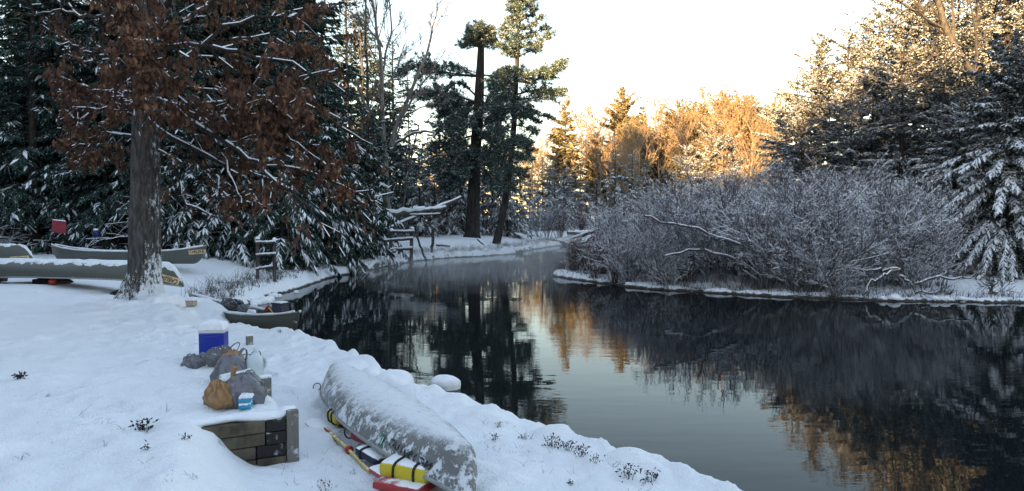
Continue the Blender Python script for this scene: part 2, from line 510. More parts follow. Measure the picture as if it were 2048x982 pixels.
def conifer(seed, H, R, cb=.08, p=.9, whorl=.42, nb=6, droop=.25, tw=.34, dens=9., snow=.4, wid=.26, rad=.011, tipz=.2, irregular=.35, dead=0, rise=.25, rollv=.9):
    """returns (trunk geo, crown geo): crown material 0 needles, 1 snow, 2 bark"""
    rng = np.random.default_rng(seed)
    tg, cg = Geo(), Geo()
    zz = np.linspace(-.3, H, 14); wx = np.cumsum(rng.normal(0, H * .0022, 14)); wy = np.cumsum(rng.normal(0, H * .0022, 14)); wx -= wx[1]; wy -= wy[1]
    rr = H * rad * (1 - np.clip(zz / H, 0, 1)) ** .85 + .012
    rr[0] *= 1.35; rr[1] *= 1.15
    tg.tube(np.stack([wx, wy, zz], 1), rr, 8, 0, .12)
    BP, BL, BD = [], [], []
    z = cb * H
    lop = rng.uniform(0, 6.28)
    while z < H * .985:
        fz = (z - cb * H) / (H - cb * H)
        n = max(3, int(nb * (1 - .35 * fz) + rng.random()))
        for k in range(n):
            az = rng.uniform(0, 6.283)
            L = (R * (1 - fz) ** p + tipz) * rng.uniform(1 - irregular, 1 + irregular * .5) * (1 + .12 * math.cos(az - lop))
            s = np.linspace(0, 1, 6)
            up = rise + .9 * fz ** 2 + rng.normal(0, .08)
            dr = droop * (1.1 - fz) + .05
            zc = z + rng.uniform(-.2, .2)
            zo = zc + L * (s * up - s ** 2 * dr * 1.6 + s ** 4 * dr * .35)
            xo = np.interp(zc, zz, wx) + math.cos(az) * L * s + rng.normal(0, .03) * L * s
            yo = np.interp(zc, zz, wy) + math.sin(az) * L * s
            BP.append(np.stack([xo, yo, zo], 1)); BL.append(L); BD.append(az)
        z += whorl * (1.25 - .5 * fz) * rng.uniform(.75, 1.25)
    BP = np.array(BP); BL = np.array(BL)
    cg.polys(BP, np.clip(BL * .011, .008, .05), .004, 3, 2)
    cnt = np.maximum(4, (BL * dens * rng.uniform(.7, 1.2, len(BL))).astype(int))
    idx = np.repeat(np.arange(len(BL)), cnt); n = len(idx)
    s = .12 + .88 * rng.random(n) ** .75
    f = s * 5; i0 = np.minimum(f.astype(int), 4); fr = (f - i0)[:, None]
    P = BP[idx, i0] * (1 - fr) + BP[idx, i0 + 1] * fr
    T = nrm(BP[idx, i0 + 1] - BP[idx, i0])
    sgn = np.where(rng.random(n) < .5, -1, 1)
    a = sgn * rng.uniform(.45, 1.15, n) * np.where(s > .93, .3, 1)
    D = np.stack([T[:, 0] * np.cos(a) - T[:, 1] * np.sin(a), T[:, 0] * np.sin(a) + T[:, 1] * np.cos(a), T[:, 2] - rng.uniform(.0, .5, n)], 1)
    L = tw * (1.35 - .6 * s) * rng.uniform(.6, 1.25, n) * np.clip(BL[idx] / (R * .5), .45, 1.1)
    kites(cg, P, D, L, L * wid * rng.uniform(.8, 1.3, n), rng.normal(0, rollv, n), 0, rng, .12)
    # a second, finer spray off each one
    b = a + sgn * .5; D2 = np.stack([T[:, 0] * np.cos(b) - T[:, 1] * np.sin(b), T[:, 0] * np.sin(b) + T[:, 1] * np.cos(b), T[:, 2] - rng.uniform(.1, .9, n)], 1)
    kites(cg, P + nrm(D) * L[:, None] * .3, D2, L * .7, L * wid * .8, rng.normal(0, rollv, n), 0, rng, .2)
    k = rng.random(n) < snow * (.55 + .9 * s) * (.4 + 1.2 * vn(P[:, 0] * 1.1 + 50, P[:, 2] * 1.4 + P[:, 1], seed))
    kites(cg, P[k] + np.array([0, 0, .022]), D[k], L[k] * .92, L[k] * wid * rng.uniform(.75, 1.25, k.sum()), rng.normal(0, .3, k.sum()), 1, rng, .1)
    if dead:
        n = dead
        az = rng.uniform(0, 6.283, n); z0 = rng.uniform(.02, cb * 1.2, n) * H; L = rng.uniform(.5, 1.15, n) * R
        s = np.linspace(0, 1, 5)
        DP = np.stack([np.cos(az)[:, None] * L[:, None] * s, np.sin(az)[:, None] * L[:, None] * s, z0[:, None] + L[:, None] * (-.28 * s + .1 * s ** 2) * rng.uniform(-.3, 1.5, n)[:, None]], 2)
        DP[:, 1:] += rng.normal(0, .05, DP[:, 1:].shape)
        cg.polys(DP, .018, .005, 3, 2, .008, 1, ps=.8, rng=rng)
        ch, _, _ = spawn(DP, 6, .4, .8, -.2, .1, rng, K=3)
        cg.polys(ch, .007, .003, 3, 2, .005, 1, ps=.6, rng=rng)
    return tg, cg

def bare(seed, H, r, levels, first=12, snow=None, ps=.7, lean=(0, 0), ang=.6, up=.35, crown=.3, sides=6, leaves=0, leaf=.2, lenf=.5, minr=.004):
    """leafless broadleaf; levels = children per branch at each level"""
    rng = np.random.default_rng(seed)
    tg, cg = Geo(), Geo()
    K = 10; s = np.linspace(0, 1, K)
    tr = np.stack([lean[0] * s ** 1.2 + np.cumsum(rng.normal(0, H * .006, K)), lean[1] * s + np.cumsum(rng.normal(0, H * .006, K)), -.2 + (H + .2) * s], 1)
    tr[0, :2] = 0
    rad = r * (1 - s) ** .8 + minr; rad[0] *= 1.3
    tg.tube(tr, rad, sides, 0, .1)
    P = tr[None]; n = first; rr = np.array([r * .42]); sm = crown; f = lenf
    allP = []
    for lv, n in enumerate([first] + list(levels)):
        P, idx, ss = spawn(P, n, f, ang, up, .09 + .03 * lv, rng, sm, K=6 if lv == 0 else 4, lmin=.12)
        rr = np.maximum(rr[idx] * (1.1 - .6 * ss), minr)
        cg.polys(P, rr, np.maximum(rr * .35, minr * .8), 4 if lv == 0 else 3, 0, snow, 1, ps=ps, rng=rng)
        allP.append(P); rr = rr * .5; sm = .2; f = .55
    if leaves:
        Q_ = allP[-1]; k = rng.integers(0, len(Q_), leaves)
        p = Q_[k, rng.integers(1, Q_.shape[1], leaves)]
        D = rng.normal(size=(leaves, 3)) + np.array([0, 0, -.9])
        L = leaf * rng.uniform(.6, 1.3, leaves)
        kites(cg, p, D, L, L * .6, rng.uniform(0, 3.1, leaves), 2, rng, .1)
    return tg, cg

def shrub(seed, H, stems, spread, lv=(5, 4), snow=.006, ps=.75, arch=.0, minr=.0045, lean=(0, 0)):
    rng = np.random.default_rng(seed)
    g = Geo(); K = 7; s = np.linspace(0, 1, K)
    az = rng.uniform(0, 6.283, stems); L = H * rng.uniform(.6, 1.1, stems); sp = spread * rng.uniform(.15, 1., stems) * H
    b = rng.uniform(-.25, .25, (stems, 2)) * H * .25
    P = np.zeros((stems, K, 3))
    P[:, :, 0] = b[:, :1] + (np.cos(az) * sp)[:, None] * s ** 1.3 + lean[0] * H * s ** 1.5
    P[:, :, 1] = b[:, 1:] + (np.sin(az) * sp)[:, None] * s ** 1.3 + lean[1] * H * s ** 1.5
    P[:, :, 2] = L[:, None] * (s - arch * s ** 3) - .15
    P[:, 1:] += np.cumsum(rng.normal(0, .014 * H, (stems, K - 1, 3)), 1) * np.array([1, 1, .3])
    r = H * .0075 * rng.uniform(.6, 1.3, stems)
    g.polys(P, r, r * .35, 4, 0, snow * 1.3, 1, ps=ps * .8, rng=rng)
    f = .48
    for k, n in enumerate(lv):
        P, idx, ss = spawn(P, n, f, .70, .22, .075, rng, .15, K=4, lmin=.1)
        r = np.maximum(r[idx] * .5, minr)
        g.polys(P, r, np.maximum(r * .5, minr * .7), 3, 0, snow, 1, ps=ps, rng=rng)
        f = .52
    return g

def tree_meshes(name, tc, tmats, cmats):
    return (tc[0].mesh(name + '_trunk', tmats, True), tc[1].mesh(name + '_crown', cmats))
def plant_tree(name, tm, label, cat, x, y, rz=0., sc=1., group=None, z=None, tilt=(0, 0)):
    o = thing(name, label, cat, (x, y, (hz1(x, y) if z is None else z) - .05), (tilt[0], tilt[1], rz), sc, group)
    part('trunk', tm[0], o); part('crown', tm[1], o)
    return o
rng0 = np.random.default_rng(11)
def PX(px, y): return (px - 1024) / FPX * y

# ------------------------------------------------------------------ the dark spruce wood on the left
cm = [M_SPRUCE, M_BSNOW, M_BARK]
SP = [tree_meshes('dark_spruce', conifer(100 + k, H, R, cb, .8, .45, 7, .38, .42, 15, sn, .26, dead=dd), [M_BARK], cm)
      for k, (H, R, cb, sn, dd) in enumerate([(14, 2.6, .06, .17, 14), (16, 2.9, .10, .12, 26), (12, 2.4, .03, .26, 8), (17, 3.1, .14, .10, 36)])]
for x, y in ((-10.2, 33), (-11.8, 30.5), (-9.3, 36.5), (-12.8, 28.2), (-10.6, 39), (-9.9, 31.2), (-11.2, 32.2), (-12.6, 31), (-13.6, 29.6), (-11.0, 28.6), (-12.0, 34.4), (-13.2, 26.8), (-9.6, 34.4), (-14.6, 28)):
    plant_tree('spruce', SP[1], 'dark tall spruce with thin snow in the crowded wood behind the canoes', 'spruce tree', x, y, x, 1.12, 'dark spruces of the left wood')
k = 0
for row, (y0, n, xa, xb) in enumerate([(26.5, 9, -20.5, -10.5), (30, 9, -24, -9.8), (34.5, 9, -27, -9.5), (40, 10, -31, -9.5), (47, 9, -34, -10), (55, 8, -36, -9)]):
    for j in range(n):
        x = xa + (xb - xa) * (j + .5) / n + rng0.uniform(-.6, .6); y = y0 + rng0.uniform(-1.6, 1.6)
        if wdist(np.array([x]), np.array([y]))[0] < 1.8: continue
        v = [2, 0, 1, 3][int(rng0.integers(0, 4))] if row > 1 else [2, 0, 3, 1, 0][j % 5]
        plant_tree('spruce', SP[v], 'dark tall spruce with thin snow in the crowded wood behind the canoes', 'spruce tree', x, y, rng0.uniform(0, 6.3), rng0.uniform(.8, 1.05) * (.88, 1, 1, .72, .66, .62)[row], 'dark spruces of the left wood')
        k += 1
# low heavy-laden firs at the edge of the wood and along the bank
FIR = [tree_meshes('bank_fir', conifer(200 + k, H, R, .02, .75, .36, 7, .6, .34, 25, sn, .26, rise=.12, irregular=.45), [M_BARK], cm)
       for k, (H, R, sn) in enumerate([(6.5, 2.1, .38), (5.0, 1.9, .5), (8.0, 2.3, .26)])]
firs = [(395, 25.0, 0, .8, 'snowy young fir with drooping boughs right of the upright canoe'),
        (455, 25.5, 1, .95, 'low snow-laden fir left of the dark rail stand by the water'),
        (565, 24.6, 0, .92, 'broad fir with heavily snow-laden boughs bending over the bank beside the rail stand'),
        (640, 28.0, 2, .95, 'tall bushy fir leaning over the river bank behind the snow-laden one'),
        (700, 31.5, 2, .95, 'dark fir at the end of the bank just left of the log rail fence'),
        (600, 27.8, 2, 1.05, 'dark fir rising behind the oak leaves over the bank'),
        (520, 28.6, 2, 1.1, 'dark fir behind the rail stand, mostly hidden by brown oak leaves'),
        (740, 33.5, 0, 1.0, 'fir with frosted boughs right behind the end of the wood')]
for j, (px, y, v, sc, lab) in enumerate(firs):
    x = PX(px, y)
    plant_tree('fir', FIR[v], lab, 'fir tree', x, y, j * 1.7, sc, 'firs along the left bank')

# ------------------------------------------------------------------ two big white pines
def pine_branches(g, items, depth, rng, tuft=.30, snow=.25, per=34, m=0):
    """items: list of (polyline points in space, half thickness of the needle pad)"""
    for pts, th in items:
        pts = np.asarray(pts, float)
        L = np.sum(np.linalg.norm(np.diff(pts, axis=0), axis=1))
        g.polys(pts[None], .035 + L * .012, .012, 5, 2, .012, 1, ps=.5, rng=rng)
        n = max(8, int(L * per * .35))
        tw, _, ss = spawn(pts[None], n, 1.0, .75, .25, .10, rng, .10, K=4)
        d = tw - tw[:, :1]; ln = np.linalg.norm(d[:, -1], axis=1)
        lump = .35 + 1.2 * vn(ss * L * 1.5 + 13 * th, np.full(n, pts[0, 2]), int(L * 100) % 97)
        want = np.minimum(th * 2.6 * lump * np.clip(1.25 - .8 * ss, .35, 1), L * .6) * rng.uniform(.5, 1.2, n)
        d = d * (want / (ln + 1e-6))[:, None, None]; d[:, :, 2] *= .55
        tw = tw[:, :1] + d
        g.polys(tw, .011, .005, 3, 2, .006, 1, ps=.25, rng=rng)
        k_ = np.clip((want / .13).astype(int), 2, 8); ix = np.repeat(np.arange(n), k_); m_ = len(ix)
        s_ = .25 + .8 * rng.random(m_) ** .8; f = np.clip(s_, 0, 1) * 3; i0 = np.minimum(f.astype(int), 2); fr = (f - i0)[:, None]
        c = tw[ix, i0] * (1 - fr) + tw[ix, i0 + 1] * fr; T = nrm(tw[ix, -1] - tw[ix, 0])
        q = 8
        D = nrm(rng.normal(size=(m_ * q, 3)) * .75 + np.array([0, 0, .25]) + np.repeat(T, q, 0) * .9)
        Lk = tuft * rng.uniform(.5, 1.1, m_ * q)
        kites(g, np.repeat(c, q, 0), D, Lk, Lk * .15, rng.uniform(0, 3.1, m_ * q), m, rng, .05)
        k = rng.random(m_) < snow
        cc = np.repeat(c[k], 2, 0); D = np.repeat(T[k], 2, 0) + rng.normal(size=(len(cc), 3)) * np.array([.6, .6, .15]); Lk = tuft * rng.uniform(.5, .95, len(cc))
        kites(g, cc + np.array([0, 0, .05]), D, Lk, Lk * .3, rng.normal(0, .3, len(cc)), 1, rng)
def px_poly(pts, y, dy=0.0):
    n = len(pts)
    return [Q(p[0], p[1], y + dy * (i / (n - 1))) for i, p in enumerate(pts)]

rng = np.random.default_rng(77)
Y1 = 48.0
tg = Geo(); tp = np.array(px_poly([(943, 482), (945, 468), (946, 430), (948, 380), (950, 330), (953, 280), (956, 230), (959, 180), (961, 130), (962, 95), (962, 60)], Y1))
tg.tube(tp, np.array([22, 15.5, 13.3, 12.4, 11.6, 10.8, 10, 9.3, 8.0, 6.2, 2]) * Y1 / FPX, 12, 0, .14, seed=3)
cg = Geo(); it = []
def B(pts, th, dy=0.): it.append((px_poly(pts, Y1, dy), th * Y1 / FPX))
for q in range(15):   # crown tuft on the broken top
    a_ = q / 15 * 6.28 * 2
    B([(961, 100), (961 + 13 * math.cos(a_), 80 - 16 * (q % 3) / 2), (961 + 24 * math.cos(a_), 82 - 34 * ((q * 5) % 11) / 10)], 9, math.sin(a_) * .9)
B([(961, 96), (945, 90), (922, 88)], 8); B([(962, 96), (980, 92), (990, 88)], 8, .5)
B([(955, 152), (915, 150), (880, 142), (850, 126), (818, 140), (796, 152)], 15, -1.0)
B([(955, 154), (925, 138), (905, 134)], 12, .8); B([(860, 130), (845, 148), (838, 158)], 9, -.5)
B([(953, 205), (915, 192), (880, 186), (850, 190), (824, 186)], 17, .6); B([(953, 208), (915, 200), (880, 205), (862, 212)], 12, -1.)
B([(950, 190), (925, 166), (905, 168), (895, 178)], 3, -1.2)
B([(963, 150), (985, 152), (1008, 158), (1020, 176)], 14, -.6); B([(962, 190), (990, 195), (1015, 205)], 17, .9); B([(960, 205), (985, 215), (1005, 235)], 18, -1)
for (x2, y2, dy) in [(905, 236, 1.5), (880, 260, -1), (865, 300, 1.2), (872, 335, -1.4), (890, 380, .8), (905, 270, -1.8), (915, 315, -2), (925, 345, -2.2), (895, 355, 1.6), (930, 255, -2), (1000, 260, 1.4), (1012, 300, -1.2), (1005, 330, 1.6), (990, 360, -1.6), (1000, 380, .4), (985, 285, -2.1), (975, 325, -2.3), (1010, 240, -.5), (880, 230, 2)]:
    B([(952, y2 - 30), ((952 + x2) / 2, y2 - 20), (x2, y2)], 19, dy)
pine_branches(cg, it, Y1, rng, .30, .34, 66)
o = thing('white_pine', 'big old pine with bare upper trunk and a round tuft of needles on top', 'pine tree', tuple(tp[1]))
def shift(g, p):
    for i_ in range(len(g.V)): g.V[i_] = g.V[i_] - np.asarray(p)
shift(tg, tp[1]); shift(cg, tp[1])
part('trunk', tg.mesh('pine_trunk', [M_PBARK], True), o); part('crown', cg.mesh('pine_crown', [M_PINE, M_BSNOW, M_PBARK]), o)

Y2 = 44.5
tg = Geo(); tp = np.array(px_poly([(987, 512), (990, 498), (1000, 455), (1010, 405), (1018, 350), (1024, 300), (1028, 250), (1031, 190), (1034, 130), (1037, 70), (1040, 10), (1043, -50), (1045, -100)], Y2))
tg.tube(tp, np.array([11, 9, 7.5, 7, 6.6, 6, 5.6, 5.1, 4.5, 3.8, 3.0, 1.9, .6]) * Y2 / FPX, 9, 0, .12, seed=8)
cg = Geo(); it = []; Y1 = Y2
for a_ in [((1033, 150), (1075, 150), (1105, 138), (1128, 124), 14, .4), ((1033, 160), (1060, 168), (1090, 150), (1112, 140), 13, 1.2), ((1030, 200), (1065, 196), (1100, 190), (1126, 182), 12, -.4), ((1030, 190), (1060, 182), (1090, 180), (1112, 188), 10, .9),
           ((1028, 215), (1060, 222), (1085, 232), (1106, 238), 4, .3), ((1025, 250), (1045, 252), (1062, 262), (1072, 266), 7, -.4), ((1026, 228), (1048, 232), (1066, 240), (1078, 246), 9, .6)]:
    B(list(a_[:4]), a_[4], a_[5])
for (y2, xr, up_) in [(112, 1082, 22), (98, 1102, 30), (80, 1090, 26), (62, 1082, 28), (44, 1070, 24), (26, 1066, 28), (8, 1062, 26), (-12, 1062, 26), (-35, 1058, 22), (-60, 1056, 20)]:
    B([(1037, y2), ((1037 + xr) / 2, y2 - up_ * .4), (xr, y2 - up_)], 7, rng.uniform(-1, 1))
    xl = 1037 - (xr - 1037) * .62
    B([(1037, y2), ((1037 + xl) / 2, y2 - up_ * .1), (xl, y2 - up_ * .25)], 7, rng.uniform(-1, 1))
    B([(1037, y2), (1036 + rng.uniform(-8, 8), y2 - 6), (1036 + rng.uniform(-14, 14), y2 - 10)], 8, rng.choice([-1.6, -1.2, 1.3]))
for (x2, y2, dy) in [(985, 165, .8), (990, 185, -1.3), (1005, 200, -1.6), (985, 225, 1), (1045, 215, -1.6), (1050, 160, -1.5), (1010, 150, -1.4), (995, 265, -1), (1000, 300, 1), (1040, 235, -1.7), (1055, 285, -.5), (1040, 320, -1.2), (1062, 318, .4), (985, 320, .8), (1003, 345, -1.2), (1045, 350, 1), (985, 375, .6), (1020, 380, -1.4), (1055, 300, 1), (1030, 290, -1.6)]:
    B([(1030 - (y2 > 260) * 8, y2 - 10), ((1028 + x2) / 2, y2 - 8), (x2, y2)], 14, dy)
pine_branches(cg, it, Y2, rng, .30, .10, 62)
o = thing('white_pine', 'slender leaning pine with upswept branches right of the old pine, its top in sunlight', 'pine tree', tuple(tp[1]))
shift(tg, tp[1]); shift(cg, tp[1])
part('trunk', tg.mesh('pine_trunk', [M_PBARK], True), o); part('crown', cg.mesh('pine_crown', [M_PINE, M_BSNOW, M_PBARK]), o)

# ------------------------------------------------------------------ bare multi-stemmed tree and thin stems beside it
def limb_tree(name, label, limbs, y, mats, seed, lv=((9, .45), (4, .45), (3, .5)), snow=None, group=None, thin=1.0):
    rng = np.random.default_rng(seed)
    tg, cg = Geo(), Geo(); base = None
    for j, (pts, r0, r1, dy, twigs) in enumerate(limbs):
        P = np.array(px_poly(pts, y, dy))
        # resample finely with slight wobble
        s = np.linspace(0, 1, len(pts)); q = np.linspace(0, 1, 11)
        P = np.stack([np.interp(q, s, P[:, c]) for c in range(3)], 1)
        P[1:-1] += rng.normal(0, .04, (9, 3))
        if base is None: base = P[0].copy()
        rr = np.linspace(r0, r1, 11) * y / FPX * thin
        (tg if j == 0 else cg).tube(P, rr, 7, 0, .1, seed=j)
        if snow: cg.prisms(P[:-1] + np.array([0, 0, 1.]) * rr[:-1, None] * .8, P[1:] + np.array([0, 0, 1.]) * rr[1:, None] * .8, rr[:-1] * .7, rr[1:] * .7, 4, 1)
        if twigs:
            A = P[None]; rad = np.array([r1 * y / FPX * 1.2])
            for n, f in lv:
                A, idx, ss = spawn(A, max(2, int(n * twigs)), f, .62, .45, .1, rng, .22, K=5, lmin=.25)
                rad = np.clip(rad[idx] * .6, .008, 9)
                cg.polys(A, rad, np.maximum(rad * .5, .006), 3, 0)
                twigs = 1
    shift(tg, base); shift(cg, base)
    o = thing(name, label, 'tree', tuple(base), group=group)
    part('trunk', tg.mesh(name + '_trunk', mats, True), o)
    if cg.n: part('crown', cg.mesh(name + '_crown', mats), o)
    return o
limb_tree('bare_tree', 'leafless grey tree forking into several long stems left of the old pine', [
    ([(776, 440), (774, 400), (773, 330), (768, 290)], 11, 7, 0, 0),
    ([(768, 295), (766, 200), (764, 120), (757, 70), (745, 0), (738, -60)], 6.5, 2, -.5, 1.0),
    ([(764, 150), (775, 100), (785, 60), (778, 0), (776, -50)], 3.5, 1.2, .5, .8),
    ([(782, 292), (795, 250), (815, 205), (840, 140), (858, 85), (868, 40), (876, 5)], 7, 1.2, .5, 1.),
    ([(800, 240), (830, 190), (860, 150), (885, 110)], 4, 1.0, -1, .8),
    ([(772, 300), (745, 240), (715, 170), (690, 120), (672, 105)], 5, 1.5, .8, .8),
    ([(766, 95), (740, 60), (710, 35), (690, 10)], 3, 1, -.8, .8),
    ([(775, 175), (800, 120), (815, 75)], 3, .8, .9, .8),
    ([(785, 290), (810, 230), (850, 215), (880, 200)], 2.6, .8, -.9, .7)], 41.0, [M_PALEB, M_BSNOW], 5, thin=.74, lv=((12, .45), (6, .45), (4, .5)))
limb_tree('bent_sapling', 'thin bare sapling arching over with snow along its back, beside the grey forked tree', [([(780, 300), (795, 285), (815, 272), (845, 262), (869, 266)], 3.0, 1.8, -.5, 0)], 40.6, [M_GBARK, M_BSNOW], 6, snow=True)
limb_tree('bare_tree', 'thin pale straight stem at the left of the grey forked tree', [([(742, 440), (738, 300), (735, 180), (733, 60), (730, -40)], 4, 1.5, 0, .8)], 43, [M_GBARK, M_BSNOW], 7)
limb_tree('bare_tree', 'slim bare tree with a snow-streaked stem leaning beside the grey forked tree', [([(763, 420), (757, 350), (748, 270), (742, 220)], 3.2, 2.0, 0, .5)], 40, [M_GBARK, M_BSNOW], 8, snow=True)
limb_tree('birch', 'bare whitish sapling leaning right between the forked tree and the old pine', [([(803, 430), (812, 370), (822, 320), (838, 250)], 2.6, 1.2, 0, .8)], 43, [M_GBARK, M_BSNOW], 9, snow=True)
limb_tree('bare_tree', 'bare slender tree with fine crown far behind the grey forked tree', [([(728, 430), (727, 250), (724, 130), (720, 40)], 4, 1.2, 0, 1.3)], 52, [M_GBARK, M_BSNOW], 12)
for j, (px, top, lean, lab) in enumerate([(545, -80, 8, 'tall grey trunk rising above the oak leaves, right of the oak'), (618, -60, 4, 'second tall trunk above the oak leaves, with a sunlit pine top')]):
    o = limb_tree('tall_tree', lab, [([(px, 440), (px + lean, 250), (px + lean, 100), (px + lean + 4, top)], 7, 4, 0, .0)], 36 + j * 3, [M_GBARK, M_BSNOW], 13 + j)
    it = []; Y1 = 36 + j * 3; g_ = Geo()
    for q in range(9 if j else 4):
        yy = rng.uniform(-60, 95) if j else rng.uniform(60, 120); xd = rng.uniform(20, 55) * rng.choice([-1, 1]) if j else rng.uniform(-30, 30)
        B([(px + lean, yy), (px + lean + xd * .5, yy - 10), (px + lean + xd, yy - 18)], 10, rng.uniform(-1, 1))
    pine_branches(g_, it, Y1, rng, .28, .05, 34); shift(g_, o.location)
    part('foliage', g_.mesh('foliage', [M_PINE, M_BSNOW, M_PBARK]), o)

# ------------------------------------------------------------------ spruces behind the pines and up the river
cmS = [M_CEDAR, M_BSNOW, M_BARK]
FS = [tree_meshes('snowy_spruce', conifer(300 + k, H, R, .03, .85, .5, 6, .45, .5, 10, sn, .32, rise=.1), [M_BARK], cmS)
      for k, (H, R, sn) in enumerate([(9, 2.0, .75), (11, 2.2, .6), (7, 1.7, .9)])]
mid = [(690, 55, 1, 1.25), (735, 58, 0, 1.2), (790, 60, 1, 1.0), (822, 62, 1, 1.05), (760, 52, 0, .9), (845, 55, 0, .85), (882, 66, 1, 1.15), (905, 60, 0, .9), (925, 64, 1, 1.1), (812, 50, 2, .9), (870, 53, 2, .9), (900, 52, 2, .8), (925, 53, 0, .8), (965, 58, 0, .9), (985, 54, 2, .95), (1015, 52, 0, .72), (1002, 60, 1, .75), (1040, 60, 0, .70), (780, 47, 2, .8), (840, 48, 2, .75)]
for j, (px, y, v, sc) in enumerate(mid):
    plant_tree('spruce', (SP[v] if px < 800 else FS[v]), 'dim snow-dusted spruce in the shade behind the bare tree and the pines', 'spruce tree', PX(px, y), y, j * 2.1, sc, 'spruces behind the pines')
up = [(1060, 68, 2, .78), (1085, 66, 0, .72), (1108, 70, 1, .60), (1128, 66, 2, .82), (1150, 72, 1, .56), (1172, 76, 2, .75), (1192, 70, 0, .60), (1098, 78, 1, .66), (1135, 82, 0, .74)]
for j, (px, y, v, sc) in enumerate(up):
    plant_tree('spruce', FS[v], 'snow-covered spruce in blue shade at the head of the river', 'spruce tree', PX(px, y), y, j * 1.3, sc, 'shaded spruces at the river head')
plant_tree('spruce', FS[1], 'sunlit snowy spruce above the head of the river, taller of a golden pair', 'spruce tree', PX(1232, 70), 70, .3, .82)
plant_tree('spruce', FS[0], 'golden sunlit snowy spruce next to the taller one above the alder thicket', 'spruce tree', PX(1262, 69), 69, 2.3, .86)
plant_tree('spruce', FS[2], 'small sunlit spruce just right of the golden pair', 'spruce tree', PX(1292, 66), 66, 1.1, .95)

# ------------------------------------------------------------------ sunlit far trees
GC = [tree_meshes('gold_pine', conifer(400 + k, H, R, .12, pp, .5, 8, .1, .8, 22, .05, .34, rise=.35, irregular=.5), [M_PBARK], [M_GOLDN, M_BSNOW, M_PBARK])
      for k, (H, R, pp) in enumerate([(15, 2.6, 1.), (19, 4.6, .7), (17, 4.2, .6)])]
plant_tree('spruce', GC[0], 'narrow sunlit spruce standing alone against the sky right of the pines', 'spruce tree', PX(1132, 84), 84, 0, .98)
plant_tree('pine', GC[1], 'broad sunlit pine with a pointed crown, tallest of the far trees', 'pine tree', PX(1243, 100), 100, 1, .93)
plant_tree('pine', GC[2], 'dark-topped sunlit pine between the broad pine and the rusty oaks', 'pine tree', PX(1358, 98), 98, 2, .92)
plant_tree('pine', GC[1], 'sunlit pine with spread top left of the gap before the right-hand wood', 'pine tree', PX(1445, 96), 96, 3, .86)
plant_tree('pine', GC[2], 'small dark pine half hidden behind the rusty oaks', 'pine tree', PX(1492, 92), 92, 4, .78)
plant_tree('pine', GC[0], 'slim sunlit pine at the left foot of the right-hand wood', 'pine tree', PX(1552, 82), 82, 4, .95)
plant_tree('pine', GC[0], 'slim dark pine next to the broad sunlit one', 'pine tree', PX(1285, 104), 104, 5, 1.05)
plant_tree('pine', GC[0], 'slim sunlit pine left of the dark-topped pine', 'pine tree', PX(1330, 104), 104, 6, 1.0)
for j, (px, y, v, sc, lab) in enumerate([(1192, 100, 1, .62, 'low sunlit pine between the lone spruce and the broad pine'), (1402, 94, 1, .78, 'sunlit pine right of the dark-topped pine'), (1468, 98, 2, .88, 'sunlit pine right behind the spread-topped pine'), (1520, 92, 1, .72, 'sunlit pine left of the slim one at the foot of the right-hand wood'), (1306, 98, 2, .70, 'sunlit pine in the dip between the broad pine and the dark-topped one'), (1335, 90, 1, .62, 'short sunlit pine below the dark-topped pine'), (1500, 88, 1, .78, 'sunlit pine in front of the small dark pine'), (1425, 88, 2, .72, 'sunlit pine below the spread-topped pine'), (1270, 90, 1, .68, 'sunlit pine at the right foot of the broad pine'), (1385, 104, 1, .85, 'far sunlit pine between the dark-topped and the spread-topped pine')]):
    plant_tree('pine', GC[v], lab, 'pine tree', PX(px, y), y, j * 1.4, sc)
BT = [tree_meshes('far_broadleaf', bare(500 + k, H, .16, (8, 6), 22, None, lean=(0, 0), leaves=lf, leaf=.26, minr=.012), [M_LTWIG], [M_LTWIG, M_BSNOW, M_FLEAF])
      for k, (H, lf) in enumerate([(13, 700), (12, 2200), (11, 150)])]
fb = [(1045, 96, 2, .75), (1075, 100, 2, .7), (1095, 94, 0, .7), (1118, 102, 2, .8), (1160, 98, 0, .95), (1180, 104, 2, .95), (1200, 96, 0, .95), (1218, 92, 2, .8), (1268, 92, 0, .8), (1300, 96, 1, .85), (1315, 88, 0, .95), (1340, 90, 2, .95), (1385, 94, 1, .95), (1405, 102, 2, 1.1), (1420, 90, 0, 1.05), (1470, 90, 1, 1.05), (1485, 84, 1, 1.0), (1515, 88, 1, .95), (1530, 80, 2, .95), (1375, 84, 0, .8), (1450, 80, 2, .85), (1500, 76, 0, .8), (1060, 90, 0, .6), (1145, 90, 2, .7), (1230, 88, 0, .7), (1250, 84, 2, .7), (1280, 80, 0, .7), (1255, 112, 2, 1.0), (1345, 108, 2, 1.0), (1430, 100, 0, 1.0)]
for j, (px, y, v, sc) in enumerate(fb):
    lab = ['bare golden tree with a few leaves in the sunlit far wood', 'sunlit tree still full of withered rusty leaves in the far wood', 'bare twiggy tree catching the sun in the far wood'][v]
    plant_tree('broadleaf_tree', BT[v], lab, 'tree', PX(px, y), y, j * 1.9, sc, ['bare golden far trees', 'rusty-leaved far trees', 'bare twiggy far trees'][v])
